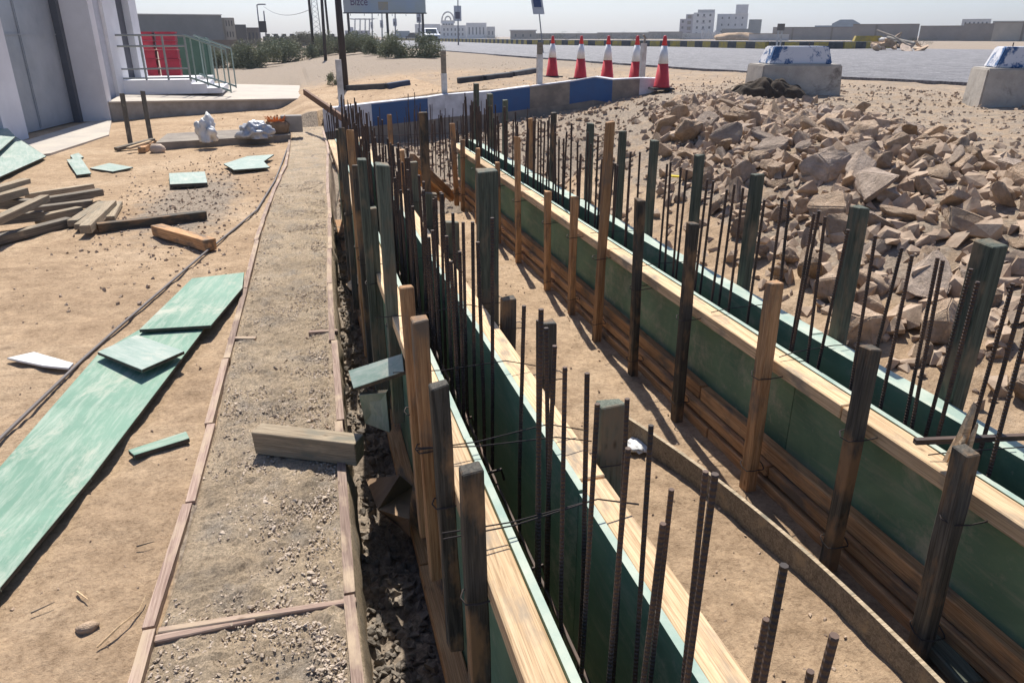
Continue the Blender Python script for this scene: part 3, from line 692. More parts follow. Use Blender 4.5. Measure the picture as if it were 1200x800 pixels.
# ------------------------------------------------------------------ stones as ground cover
def cover(name, spots, mat, seed):
    r_ = random.Random(seed); hulls = []
    for h in range(12):
        base = bmesh.new()
        for i in range(r_.randint(7, 11)): base.verts.new(Vector((r_.gauss(0,1), r_.gauss(0,1), r_.gauss(0,1))).normalized())
        bmesh.ops.convex_hull(base, input=base.verts[:]); base.verts.index_update()
        hulls.append(([v.co.copy() for v in base.verts], [[v.index for v in f.verts] for f in base.faces])); base.free()
    V, Fc = [], []
    for (x, y, s) in spots:
        q = Quaternion((r_.gauss(0,1), r_.gauss(0,1), r_.gauss(0,1), r_.gauss(0,1))).normalized(); sc = (s * r_.uniform(.7,1.4), s * r_.uniform(.6,1.1), s * r_.uniform(.55,.95))
        if name == 'cement_crumbs': q = Quaternion((1, r_.gauss(0,.2), r_.gauss(0,.2), r_.uniform(-3,3))).normalized(); sc = (sc[0], sc[1], sc[2] * .8)
        z = T(x, y); b0 = len(V); bv, bf = hulls[r_.randrange(12)]
        if xl(y) < x < xr(y): z = .018
        for v in bv:
            k = 1; u = q @ Vector((v.x*sc[0]*k, v.y*sc[1]*k, v.z*sc[2]*k)); V.append((x+u.x, y+u.y, z+s*.15+u.z))
        Fc += [[b0 + i for i in f] for f in bf]
    me = bpy.data.meshes.new(name); me.from_pydata(V, [], Fc); me.materials.append(mat); o = bpy.data.objects.new(name, me); COL.objects.link(o)
    return tag(o, kind='stuff')
r2 = random.Random(11); sp = []
for i in range(300):                      # crumbs on the strip
    y = 1.1 + 9 * r2.random() ** 1.8; a, b_ = xl(y) + .03, xr(y) - .03; u = r2.random() ** (1 if r2.random() < .5 else .35)
    if nz(a + (b_-a)*u, y, 3.5, 3) > -.05: sp.append((a + (b_ - a) * u, y, r2.uniform(.003, .010)))
for i in range(700):                       # sand on the left
    x, y = -.55 - 6 * r2.random() ** 1.3, 1.2 + 12 * r2.random() ** 1.3; sp.append((min(x, xl(y) - .03), y, r2.uniform(.002, .009)))
for i in range(1100):                      # dark grit by the strip
    x, y = r2.gauss(-1.15, .45), r2.gauss(8.3, 1.6)
    if x < xl(y) - .03: sp.append((x, y, r2.uniform(.005, .022)))
for i in range(420): sp.append((r2.uniform(.75, 1.4), .5 + 6 * r2.random() ** 1.4, r2.uniform(.003, .009)))
cover('gravel', sp, M['pebble'], 5); sp = []
for i in range(34000):
    y = 1.1 + 8 * r2.random() ** 2; a, b_ = xl(y) + .02, xr(y) - .05; u = r2.random() ** r2.choice((1, 1, .4)); x = a + (b_ - a) * u
    if fb(x, y, 2.6, 3, 8) + .35 * nz(x, y, 11, 3) + (.25 if u > .8 else 0) + r2.uniform(-.55, .25) >.02: sp.append((x, y, r2.uniform(.002, .0075) * (1.9 if r2.random() < .05 else 1)))
cover('cement_crumbs', sp, M['crumb'], 8); sp = []; print('crumbs', len(sp))
HEAP = [(762,134),(790,118),(850,112),(900,122),(960,124),(1010,134),(1100,160),(1200,205),(1330,260),(1500,500),(1400,640),(1200,470),(1120,440),(1040,400),(980,372),(925,335),(880,300),(845,250),(800,205),(765,160)]
sp = []
for i in range(2600):                      # rubble in the gap
    y = 1.0 + 7 * r2.random() ** 1.5; sp.append((xr(y) + .02 + (.30 - xr(y)) * r2.random(), y, r2.uniform(.005, .028)))
cover('spoil', sp, mat_rock('dark_spoil', (.13,.11,.09), (.22,.19,.155), (.33,.285,.235)), 15); sp = []  # darker stone tones for the rubble lying in the gap
def inpoly(x, y, P):
    c = False; j = len(P) - 1
    for i in range(len(P)):
        if (P[i][1] > y) != (P[j][1] > y) and x < (P[j][0]-P[i][0])*(y-P[i][1])/(P[j][1]-P[i][1])+P[i][0]: c = not c
        j = i
    return c
for i in range(5200):                      # rubble slope around and beyond the heap
    x, y = 1.85 + 9 * r2.random() ** 1.2, -1 + 15.5 * r2.random()
    if y < wallY(x) - .1 or x > 6.6: sp.append((x, y, r2.uniform(.012, .05) * (1.25 if x < 6 else .8)))
for i in range(1500):
    x, y = r2.uniform(.4, 6), r2.uniform(8.2, 14.4)
    if y < wallY(x) - .1: sp.append((x, y, r2.uniform(.015, .055)))
for i in range(900): sp.append((r2.uniform(-2, 12), 15.2 + 14 * r2.random() ** 1.5, r2.uniform(.006, .022)))
for i in range(10500):
    x, y = 2.0 + 6 * r2.random(), .5 + 11.5 * r2.random(); p_ = PR((x, y, right_z(x, y)))
    if inpoly(p_[0], p_[1], HEAP): sp.append((x, y, .034 + .058 * r2.random() ** 1.5))
sp = [s for s in sp if not (dens(RN, s[1]) - .1 < s[0])]
cover('rubble', sp, M['pebble'], 6)

# ------------------------------------------------------------------ the rock heap
protos = []
for k in range(14):
    r3 = random.Random(100 + k); bm = bmesh.new()
    for i in range(r3.randint(9, 15)):
        v = Vector((r3.gauss(0,1), r3.gauss(0,1), r3.gauss(0,1))).normalized(); v = Vector((v.x, v.y * r3.uniform(.7,1), v.z * r3.uniform(.55,.95))); bm.verts.new(v)
    bmesh.ops.convex_hull(bm, input=bm.verts[:]); bmesh.ops.delete(bm, geom=[v for v in bm.verts if not v.link_faces], context='VERTS')
    bmesh.ops.dissolve_limit(bm, angle_limit=.25, verts=bm.verts[:], edges=bm.edges[:])
    bmesh.ops.bevel(bm, geom=bm.edges[:], offset=.04, segments=2, affect='EDGES', clamp_overlap=True)
    bmesh.ops.triangulate(bm, faces=bm.faces[:]); bmesh.ops.subdivide_edges(bm, edges=[e for e in bm.edges if e.calc_length() > .35], cuts=2, use_grid_fill=True)
    bmesh.ops.triangulate(bm, faces=bm.faces[:])
    for v in bm.verts: v.co += v.co.normalized() * (.09 * noise.fractal(v.co * 2.0 + Vector((k, 0, 0)), 1., 2., 4))
    me = bpy.data.meshes.new('rock'); bm.to_mesh(me); bm.free(); me.materials.append(M['rock'] if k % 4 else M['rock2']); me.polygons.foreach_set('use_smooth', [False] * len(me.polygons)); protos.append(me)
cand = []; r4 = random.Random(21); tries = 0
while tries < 60000 and len(cand) < 296:
    tries += 1; x, y = r4.uniform(1.95, 9), r4.uniform(.2, 12.5); z = right_z(x, y) if y < 9 else T(x, y, False); p = PR((x, y, z + .05))
    if y < 9 and z < .3: pass
    if not inpoly(p[0], p[1], HEAP): continue
    if y > wallY(x) - .3 or math.hypot(x - 7.3, y - 11.0) < .55: continue
    d = math.hypot(x, y); s = r4.choice((.065, .075, .085, .095, .11, .13)) * r4.uniform(.85, 1.15) * (1.0 if y > 7 else 1.2 if y < 4.0 else 1.08)
    if any((x - a) ** 2 + (y - b_) ** 2 < (.84 * (s + c_)) ** 2 for a, b_, c_ in cand): continue
    cand.append((x, y, s))
print('rocks', len(cand))
for (x, y, s) in cand:
    o = bpy.data.objects.new('rock', protos[r4.randrange(14)]); COL.objects.link(o)
    z = T(x, y); o.location = (x, y, z + s * r4.uniform(.25, .75)); o.scale = (s * r4.uniform(1, 1.45), s * r4.uniform(.85, 1.15), s * r4.uniform(.68, 1.1))
    o.rotation_euler = (r4.uniform(-.9,.9), r4.uniform(-.9,.9), r4.uniform(0, 6.28))
    tone = 'greyish' if o.data.materials[0] == M['rock2'] else 'brown'; size = 'large ' if s > .13 else ''
    if math.hypot(x - 7.3, y - 11.0) < 1.4: pl, g = 'at the top of the heap right beside the crumpled brown cloth', 'rocks beside the brown cloth'
    elif y > 8.5: pl, g = 'at the far left end of the heap towards the traffic cones', 'rocks at the cone end of the heap'
    elif x < 2.7: pl, g = 'low in the heap directly behind the outermost posts and rebar', 'rocks behind the outer formwork'
    elif x > 5.6: pl, g = 'on the upper edge of the heap nearest the concrete blocks', 'rocks on the upper edge of the heap'
    elif y < 3.0: pl, g = 'in the near right corner of the heap', 'rocks in the near corner of the heap'
    elif y > 5.8: pl, g = 'in the farther half of the middle of the heap', 'rocks in the farther middle of the heap'
    else: pl, g = 'in the nearer half of the middle of the heap', 'rocks in the nearer middle of the heap'
    lb = f'{size}angular {tone} rock {pl}'; g = f'{size}{tone} {g}'
    tag(o, lb, 'rock', g)

# brown cloth bundle on the heap top
p = AZ(898, 112, .72)
bm = bmesh.new(); bmesh.ops.create_grid(bm, x_segments=70, y_segments=30, size=1)
for v in bm.verts:
    x, y = v.co.x, v.co.y; h = (1 - abs(x)**3)**.5 * (1 - abs(y)**3)**.5 if abs(x) < 1 and abs(y) < 1 else 0
    q = x * 1.0 + y * .8; wv_ = noise.noise(Vector((x * 2, y * 2, 3))); f_ = abs(math.sin(q * 5.5 + 2.6 * wv_ + y * 3)) ** .7; g_ = noise.noise(Vector((x * 3.1, y * 3.1, 8)))
    v.co = Vector((x * .60 * (1 + .06 * g_), y * .30 * (1 + .25 * noise.noise(Vector((x * 3, 0, 1)))), (.13 + .12 * f_ + .10 * g_ + .05 * math.cos(x * 2.4)) * h - .03))
me = bpy.data.meshes.new('cloth_bundle'); bm.to_mesh(me); bm.free(); me.materials.append(M['tarp']); me.polygons.foreach_set('use_smooth', [True] * len(me.polygons))
o = bpy.data.objects.new('cloth_bundle', me); COL.objects.link(o); o.location = (p.x, p.y, .70); o.rotation_euler = (0, 0, R(-25)); tag(o, 'crumpled dark brown cloth lying in front of the nearer concrete block', 'cloth')
p = AZ(792, 239, .36); o = MB().box(-.06, .06, -.010, .010, 0, .012).build('yellow_strap', simple('yellow_tape', (.75, .60, .03), .5)); o.location = (p.x, p.y, T(p.x, p.y) + .035); o.rotation_euler = (.3,.1,R(-10)); tag(o, 'small bright yellow strip on the rubble behind the rebar', 'tape')

# ------------------------------------------------------------------ blue and white kerb wall
m_, t, b = newmat('blue_white_paint', .8, .3); v = t.nodes.new('ShaderNodeTexCoord').outputs['Object']
M['kblue'] = simple('kerb_blue_paint', (.045,.11,.25), .75, scale=5, c2=(.05,.10,.22), bmp=.3)
M['kwhite'] = simple('kerb_white_paint', (.62,.63,.66), .8, scale=4, c2=(.42,.42,.44), bmp=.3)
M['kgrey'] = simple('kerb_bare_cement', (.30,.26,.21), .95, scale=4, c2=(.19,.165,.14), bmp=.5, bdist=.01)
tops = [(378,128),(435,121),(501,114),(521,111),(575,107),(621,101),(668,95),(697,90),(718,93),(750,91.5),(767,92)]
base = lambda x: wallY(x)
segs = []
for (px, py) in tops:
    # march along the line of sight until it crosses the wall's ground line
    d = ray(px, py); tt = 0
    for i in range(4000):
        q = C0 + d * (i * .01 / d.y * 1.0)
        if q.y >= wallY(q.x): break
    segs.append(q)
wroot = empty('kerb_wall', (segs[0].x, segs[0].y, 0), 0, 'low wall painted in blue and white blocks closing the end of the trench', 'wall')
def wall_seg(a, b_, mat, zb_=-.6):
    d = Vector((b_.x-a.x, b_.y-a.y, 0)).normalized(); n_ = Vector((-d.y, d.x, 0)) * .32
    mb = MB(); za = min(a.z, .0) if False else None
    q = [Vector((a.x,a.y,0)), Vector((b_.x,b_.y,0)), Vector((b_.x,b_.y,0)) + n_, Vector((a.x,a.y,0)) + n_]
    hs = [a.z, b_.z, b_.z, a.z]; pb = [h - .42 for h in hs]
    mb.hexa([(p.x,p.y,h) for p, h in zip(q, pb)], [(p.x,p.y,h-.02) for p, h in zip(q, hs)], 0)
    mb.hexa([(p.x,p.y,h-.0199) for p, h in zip(q, hs)], [(p.x,p.y,h) for p, h in zip(q, hs)], 1)
    mb.build('painted_block', [mat, M['kwhite']], wroot)
    mb = MB(); n2 = Vector((-d.y, d.x, 0)); q = [p + n2 * (.004 if i < 2 else -.004) for i, p in enumerate(q)]
    mb.hexa([(p.x,p.y,zb_) for p in q], [(p.x,p.y,h-.001) for p, h in zip(q, pb)], 0); mb.build('footing', M['kgrey'], wroot)
order = [('kwhite',0,1),('kblue',1,2),('kwhite',2,4),('kblue',4,5),('kgrey',5,6),('kgrey',6,6),('kblue',6,8),('kgrey',8,9),('kwhite',9,10)]
for mt, i, j in order:
    for k in range(i, j): wall_seg(segs[k], segs[k+1], M[mt])
print('wall', [(round(s.x,2), round(s.y,2), round(s.z,2)) for s in segs])
# marker posts
def mpost(px, ytop, ybase, dist_y, wd, label, split=None, hook=False):
    a = AY(px, ybase, dist_y); t_ = AY(px, ytop, dist_y); a.z -= .25; root = empty('marker_post', a, 0, label, 'post', None)
    mb = MB(); h = t_.z - a.z; s = wd / 2
    k = h if split is None else h * split
    mb.box(a.x-s, a.x+s, a.y-s, a.y+s, a.z, a.z + k); mb.build('post_shaft', M['white_old'], root)
    if split is not None: MB().box(a.x-s*.9, a.x+s*.9, a.y-s*.9, a.y+s*.9, a.z + k + .001, t_.z).build('bare_top', M['wood_grey'], root)
    if hook: MB().tube([(a.x, a.y, t_.z), (a.x + .02, a.y, t_.z + .10), (a.x - .02, a.y, t_.z + .15)], .02, 6).build('bent_rod', M['kgrey'], root)
mpost(521, 60, 112, 15.1, .10, 'white marker post with a bare brown top, nearest the white wall block', .62)
mpost(632, 50, 103, 14.75, .10, 'weathered pale marker post below the blue roadside sign', .8)
mpost(752, 51, 94, 14.0, .09, 'pale marker post with bent rod between the two rightmost cones', None, True)
mpost(401, 70, 128, 15.2, .11, 'white marker post in front of the tall dark pole', None)
# low dark kerbs behind the wall
def AT(px, py):
    d = ray(px, py); d = d / math.hypot(d.x, d.y); k = 1.0
    while k < 200:
        q = C0 + d * k
        if q.z < T(q.x, q.y, False): return q
        k += .02
    return q
def kerb_piece(p0, p1, z, label, mats):
    a, b_ = AT(*p0) + Vector((0,0,.05)), AT(*p1) + Vector((0,0,.05)); root = beam('kerb_stone', a, b_, .16, .14, mats, None, bev=.015); tag(root, label, 'kerb', None)
kerb_piece((408,106),(453,104), .34, 'dark kerb stone lying on the sand just right of the tall pole', M['kblack'])
kerb_piece((455,104),(480,100), .36, 'bluish kerb stone lying end to end with a darker one', simple('kerb_slate', (.06,.08,.13), .8))
kerb_piece((537,98),(565,95), .45, 'left piece of the dark kerb line behind the wall', M['kblack'])
kerb_piece((567,95),(598,91), .50, 'middle piece of the dark kerb line behind the wall', M['kblack'])
kerb_piece((600,90.5),(628,85), .55, 'right piece of the dark kerb line, ending near the first cone', M['kblack'])

# ------------------------------------------------------------------ traffic cones
M['cone_red'] = simple('cone_red', (.62,.045,.050), .5, c2=(.48,.04,.045), bmp=0)
M['cone_white'] = simple('cone_sleeve', (.72,.72,.72), .45, c2=(.60,.60,.60), bmp=0)
def make_cone(label):
    root = empty('traffic_cone', (0,0,0), 0, label, 'traffic cone', 'traffic cones along the roadside')
    mb = MB().hexa([(-.20,-.20,0),(.20,-.20,0),(.20,.20,0),(-.20,.20,0)], [(-.19,-.19,.035),(.19,-.19,.035),(.19,.19,.035),(-.19,.19,.035)]); mb.build('base', M['black'], root, world=False)
    rr = lambda z: .145 - (.145 - .028) * (z - .035) / .865
    MB().lathe([(.16,.036),(rr(.06),.06),(rr(.44),.44)], 24).build('body', M['cone_red'], root, smooth=True, world=False)
    MB().lathe([(rr(.441)+.003,.441),(rr(.74)+.003,.74)], 24).build('white_band', M['cone_white'], root, smooth=True, world=False)
    MB().lathe([(rr(.741),.741),(rr(.9),.90),(.015,.91)], 24).build('tip', M['cone_red'], root, smooth=True, world=False)
    return root
def copy_tree(o, parent=None):
    c = o.copy(); COL.objects.link(c); c.parent = parent
    if parent is not None: c.matrix_parent_inverse = o.matrix_parent_inverse
    for ch in [x for x in bpy.data.objects if x.parent == o]: copy_tree(ch, c)
    return c
CL = ['leftmost traffic cone, red with white band, by the dark kerb end', 'second red and white traffic cone from the left behind the blue wall', 'third traffic cone from the left, standing right of the wall crest',
      'fourth traffic cone, half hidden by the post with bent rod', 'nearest and rightmost traffic cone, standing past the wall end']
c0 = make_cone(CL[0])
for i, (px, py) in enumerate([(647,91),(680,93.5),(711,97),(744,100),(775,105)]):
    p = AZ(px, py, .70); c = c0 if i == 0 else copy_tree(c0); c['label'] = CL[i]
    c.location = (p.x, p.y, T(p.x, p.y, False) * 0 + .70); c.rotation_euler = (0, 0, U(-.3, .3))
    print('cone', p)
# ------------------------------------------------------------------ concrete blocks by the road
m, t, b = newmat('stained_concrete', .95, .2); v = t.nodes.new('ShaderNodeTexCoord').outputs['Object']
c = ramp(t, noi(t, v, 3, 6, .7), [(.35, (.33,.30,.26)), (.65, (.47,.43,.37))]); k = ramp(t, noi(t, v, 1.6, 8, .75, .5), [(.54, (0,0,0)), (.66, (.85,.85,.85))])
c = mixc(t, k, c, (.12,.105,.09)); t.links.new(c, b.inputs['Base Color']); bump(t, b, noi(t, v, 12, 8, .7), .6, .015); M['stain'] = m
m, t, b = newmat('peeling_blue_paint', .85, .3); v = t.nodes.new('ShaderNodeTexCoord').outputs['Object']
sp_ = t.nodes.new('ShaderNodeSeparateXYZ'); t.links.new(v, sp_.inputs[0])
k = ramp(t, mth(t, 'ADD', noi(t, v, 3.5, 8, .75, .4), mth(t, 'MULTIPLY', mth(t, 'ABSOLUTE', sp_.outputs[0], 0), .16)), [(.56, (0,0,0)), (.62, (1,1,1))])
t.links.new(mixc(t, k, (.60,.60,.61), (.04,.10,.22)), b.inputs['Base Color']); bump(t, b, noi(t, v, 12, 8, .7), .5, .01); M['peel'] = m
def jersey(cpos, rz, L, W, H1, H2, label, L2=None, dx=0):
    root = empty('concrete_block', cpos, rz, label, 'concrete block')
    mb = MB().hexa([(-L/2-.03,-W/2-.03,-.08),(L/2+.03,-W/2-.03,-.08),(L/2+.03,W/2+.03,-.08),(-L/2-.03,W/2+.03,-.08)], [(-L/2,-W/2,H1),(L/2,-W/2,H1),(L/2,W/2,H1),(-L/2,W/2,H1)])
    bevel(mb.build('lower_block', M['stain'], root, world=False), .02, 2)
    l = (L2 or L * .8)/2; w2 = W*.36
    mb = MB().hexa([(dx-l,-w2,H1+.002),(dx+l,-w2,H1+.002),(dx+l,w2,H1+.002),(dx-l,w2,H1+.002)], [(dx-l+.09,-w2+.06,H1+H2),(dx+l-.06,-w2+.06,H1+H2),(dx+l-.06,w2-.04,H1+H2),(dx-l+.09,w2-.04,H1+H2)])
    bevel(mb.build('painted_top', M['peel'], root, world=False), .015, 2)
    for xx in (-l*.5, l*.4): MB().tube([(dx+xx,0,H1+H2-.02),(dx+xx,0,H1+H2+.05)], .008, 6).build('lifting_bar', M['rebar'], root, world=False)
    return root
p = AZ(936, 113, .70); print('block', p)
jersey((p.x + .12, p.y + .40, .68), R(-12), 1.30, .72, .50, .27, 'nearer middle concrete block with worn white and blue top behind the brown cloth')
p = AZ(1215, 127, .70); jersey((p.x + .05, p.y + .35, .68), R(-30), 1.15, .75, .52, .27, 'concrete block with blue painted top cut off by the right edge')

# ------------------------------------------------------------------ building on the left
DA = R(8.5); dv = Vector((math.sin(DA), math.cos(DA), 0)); nv = Vector((math.cos(DA), -math.sin(DA), 0))   # nv points to the trench side
P0 = AZ(103, 143, 0); BH = 6.0
bld = empty('white_building', P0, math.atan2(dv.y, dv.x) - math.pi/2, 'white building with large grey metal door at the left edge', 'building')
def bb(name, s0, s1, n0, n1, z0, z1, mat):           # s along the facade, n outwards
    q = [P0 + dv*s0 + nv*n0, P0 + dv*s0 + nv*n1, P0 + dv*s1 + nv*n1, P0 + dv*s1 + nv*n0]
    mb = MB(); mb.hexa([(p.x,p.y,z0) for p in q], [(p.x,p.y,z1) for p in q]); return mb.build(name, mat, bld)
m, t, b = newmat('grey_metal_door', .45, .5, .25); v = t.nodes.new('ShaderNodeTexCoord').outputs['Object']
c = ramp(t, noi(t, v, 1.1, 5, .6), [(.35, (.27,.30,.33)), (.65, (.37,.40,.43))]); t.links.new(c, b.inputs['Base Color']); bump(t, b, noi(t, v, 1.2, 3, .5), .5, .06); M['door'] = m
M['door_frame'] = simple('dark_door_frame', (.10,.11,.13), .6)
M['recess'] = simple('grey_recess', (.10,.10,.115), .9)
M['lilac'] = simple('recess_shade_render', (.52,.52,.56), .9)  # white render with the recess's bluish shade put into its colour
bb('wall', .3, 3.99, -5, -.42, 0, BH, M['white'])
bb('wall', -9, .3, -5, -.36, 3.6, BH, M['white'])
bb('wall', -9, .3, -5, -4, 0, 3.599, M['white'])
d_ = bb('metal_door', -2.62, -.10, -.30, -.22, .02, 3.6, M['door'])
for s in (-1.55,): 
    q0 = P0 + dv*s + nv*-.219
    mb = MB(); q = [P0+dv*s+nv*-.219, P0+dv*s+nv*-.205, P0+dv*(s+.04)+nv*-.205, P0+dv*(s+.04)+nv*-.219]; mb.hexa([(p.x,p.y,.05) for p in q], [(p.x,p.y,3.55) for p in q]); mb.build('door_seam', M['door'], d_)
bb('wicket_leaf', -1.50, -.25, -.219, -.205, .08, 2.3, M['door']); bb('door_bar', -2.6, -.12, -.2049, -.196, 1.62, 1.64, M['door']); bb('door_bar', -1.52, -1.50, -.2045, -.196, .06, 2.35, M['door'])
bb('door_frame', -.099, .05, -.34, -.10, 0, 3.6, M['door_frame'])
bb('pillar', .051, .30, -.345, .42, 0, BH, M['white'])
bb('pillar', 1.90, 2.70, -.415, .02, 0, BH, M['white'])
bb('pillar', 3.5, 4.0, -.415, .03, 0, BH, M['white'])
bb('recess_panel', 2.701, 3.499, -.419, -.12, 0, BH, M['recess'])
bb('recess_panel', .301, 1.899, -.345, -.05, 0, BH, M['lilac'])
bb('pillar', -3.35, -2.621, -.345, .06, 0, BH, M['white'])
bb('metal_door', -7, -3.351, -.30, -.20, .02, 3.6, M['door'])

# cement apron before the door
A = [AZ(x, y, .0) for x, y in ((0,168),(33,166),(103,145),(131,142),(128,160),(60,182),(0,190),(-90,215),(-150,200))]
mb = MB(); mb.hexa([(p.x,p.y,-.05) for p in A], [(p.x,p.y,.03) for p in A]); tag(mb.build('pavement', M['conc_path']), kind='structure')

# raised walkway with grey front, landing and steps
a, b_ = AZ(132, 142, 0), AZ(372, 124, 0); print('walk', a, b_)
zt = AY(132, 119, a.y).z; zt2 = AY(372, 115, b_.y).z; print(zt, zt2)
mb = MB(); q = [a, b_, Vector((b_.x + .25, 24.5, 0)), Vector((a.x - .5, 24.5, 0))]
hs = [zt, zt2, zt2 + .02, zt]
mb.hexa([(p.x,p.y,-.2) for p in q], [(p.x,p.y,h-.03) for p, h in zip(q, hs)], 0)
mb.hexa([(p.x-.0,p.y-(.03 if i < 2 else 0),h-.0299) for i, (p, h) in enumerate(zip(q, hs))], [(p.x,p.y-(.03 if i < 2 else 0),h) for i, (p, h) in enumerate(zip(q, hs))], 1)
tag(mb.build('raised_walkway', [M['conc'], M['conc_path']]), 'low raised concrete walkway with a grey front beside the white building', 'walkway')
yl = a.y + 2.2
L0 = AY(152, 112, yl); L1 = AY(226, 112, yl); zt3 = AY(180, 94, yl).z; print('landing', L0, L1, zt3)
land = empty('entrance_landing', (L0.x, yl, zt), 0, 'white landing with steps going down to the right beside the building', 'steps')
MB().box(L0.x - .6, L1.x, yl, yl + 2.0, zt - .02, zt3).build('landing_block', M['white'], land)
for i in range(2):
    MB().box(L1.x + .001 + i*.33, L1.x + .33 + i*.33, yl, yl + 2.0, zt - .02, zt3 - (i + 1) * (zt3 - zt) / 3).build('step', M['white'], land)
rl = empty('handrail', (L0.x, yl, zt3), 0, 'metal handrail on the landing sloping down along the steps', 'railing')
zr_ = zt3 + .95; xa_, xb_ = L0.x - .12, L1.x; xe = L1.x + .85
def rt(name, pts, r=.025, m_='steel'): MB().tube(pts, r, 6).build(name, M[m_], rl)
for dz in (.95, .72, .24, .04): rt('rail', [(xa_, yl + .05, zt3 + dz), (xb_, yl + .05, zt3 + dz)], .024 if dz > .5 else .02)
for x in (xa_, xa_ + (xb_-xa_)*.36, xa_ + (xb_-xa_)*.68, xb_): rt('baluster', [(x, yl + .05, zt3 - .05), (x, yl + .05, zr_)])
for yo, m_ in ((.05, 'rail_green'), (1.9, 'rail_green')):
    for dz in (.95, .04): rt('sloping_rail', [(xb_, yl + yo, zt3 + dz), (xe, yl + yo, zt + dz - .02)], .026, m_)
    for k in range(4): u = (k + .5) / 3.5; x = xb_ + (xe - xb_) * u; zz = zt3 + (zt - zt3) * u; rt('baluster', [(x, yl + yo, zz - .02), (x, yl + yo, zz + .94)], .018, m_)
# red crate stacks and green bin beyond the landing
M['crate'] = simple('red_plastic', (.30,.018,.04), .6, c2=(.20,.012,.03)); M['crate_post'] = simple('grey_slat', (.33,.31,.33), .8)
def make_crate(label, wx):
    root = empty('red_crate', (0,0,0), 0, label, 'crate', 'stacked red plastic crates')
    mb = MB(); h = .22
    mb.box(-wx/2, wx/2, -.2, .2, 0, .03); mb.box(-wx/2, wx/2, -.2, -.18, .031, h-.04); mb.box(-wx/2, wx/2, .18, .2, .031, h-.04); mb.box(-wx/2, -wx/2+.02, -.179, .179, .031, h-.04); mb.box(wx/2-.02, wx/2, -.179, .179, .031, h-.04)
    mb.build('tray', M['crate'], root, world=False)
    MB().box(-wx/2-.012, wx/2+.012, -.212, .212, h-.039, h-.008).build('rim', M['crate'], root, world=False)
    return root
yc = yl + 3.2; q1 = AY(176, 88, yc); q2 = AY(202, 88, yc); zc0 = AY(190, 86, yc).z; ztp = AY(190, 36, yc).z
wc = (q2.x - q1.x) * .86; nc = max(3, int(round((ztp - zt3) / .22)))
proto = None
RB = empty('rack_platform', (0, 0, 0)); bpy.data.objects.remove(RB)
MB_pl = MB().box(q1.x - .9, q2.x + 1.0, yc - .35, yc + .35, 0, zt3 - .06).build('rear_plinth', M['white']); tag(MB_pl, 'white plinth behind the landing carrying the red crates', 'plinth')
names = ['bottom', 'second', 'third', 'fourth', 'fifth', 'sixth', 'seventh', 'eighth', 'ninth']
for j, q in enumerate((q1, q2)):
    for k in range(nc):
        lb = f"{names[min(k,8)]} red plastic crate from below in the {'left' if j == 0 else 'right'} stack behind the handrail"
        if proto is None: proto = make_crate(lb, wc); o = proto
        else: o = copy_tree(proto); o['label'] = lb
        o.location = (q.x + U(-.01,.01), yc, zt3 - .058 + k * .2201)
g0 = AY(228, 86, yc + 1.5)
MB().box(g0.x - .35, g0.x + .45, g0.y, g0.y + .7, 0, AY(228, 44, yc+1.5).z).build('green_bin', simple('green_plastic', (.06,.13,.10), .6))
gb = bpy.data.objects['green_bin']; bevel(gb, .03, 2); tag(gb, 'dark green container standing behind the sloping handrail', 'container')

# low kerb beam, stand, bags, block
a, b_ = AZ(184, 176, 0), AZ(341, 166, 0)
mb = MB(); q = [a, b_, b_ + Vector((0, 1.2, 0)), a + Vector((0, 1.2, 0))]; mb.hexa([(p.x,p.y,-.1) for p in q], [(p.x,p.y,.11) for p in q])
tag(mb.build('low_step', M['kgrey']), 'low dark earth covered concrete step carrying the bags', 'step')
yb = (a.y + b_.y) / 2 + .35
def put(px, py): return AZ(px, py, .11)
p = put(243, 166); o = lump('white_bag', (p.x, p.y + .1, .11), .12, .13, .22, M['plastic_white'], 8, 'tall slumped white plastic bag standing on the low step', 'bag', rg=.7, sub=4, fr=1.3)
p = put(300, 162); lump('silver_bag', (p.x, p.y + .1, .11), .22, .18, .15, M['silver'], 12, 'shiny silver grey bag on the low step beside a brown sack', 'bag', rg=.5, sub=4, fr=2.2)
p = put(325, 158); sk = lump('brown_sack', (p.x, p.y + .2, .11), .19, .15, .17, M['card'], 15, 'brown sack with frayed orange rim between silver bag and grey block', 'sack', rg=.2)
mb = MB()
for i in range(22):
    a_ = 6.2832 * i / 22; c_ = Vector((p.x + .14*math.cos(a_), p.y + .2 + .11*math.sin(a_), .33)); e_ = c_ + Vector((.05*math.cos(a_) + U(-.02,.02), .05*math.sin(a_), U(.02, .08))); t2 = Vector((-math.sin(a_), math.cos(a_), 0)) * .022
    mb.add([c_ - t2, c_ + t2, e_ + t2 * .5, e_ - t2 * .7, c_ - t2 - Vector((0,0,.03)), c_ + t2 - Vector((0,0,.03))], [(0,1,2,3),(4,5,1,0)]); mb.build('torn_rim', simple('orange_fibre', (.50,.20,.07), .9), sk)
p = put(343, 156); o = MB().box(-.17, .17, -.1, .1, 0, .27).build('concrete_brick', M['conc']); o.location = (p.x, p.y + .15, .112); bevel(o, .01); tag(o, 'grey hollow block at the right end of the low step', 'block')
st = AZ(160, 172, 0); root = empty('timber_stand', st, 0, 'small timber stand with two upright legs on crossed boards', 'stand')
for (tx, ty, bx, by) in ((143,110,153,168), (167,107,177,165)):
    b0 = AZ(bx, by, .03); t0 = AY(tx, ty, b0.y + .15); beam('upright', b0, t0, .07, .05, M['wood_grey'], root, rough=.004)
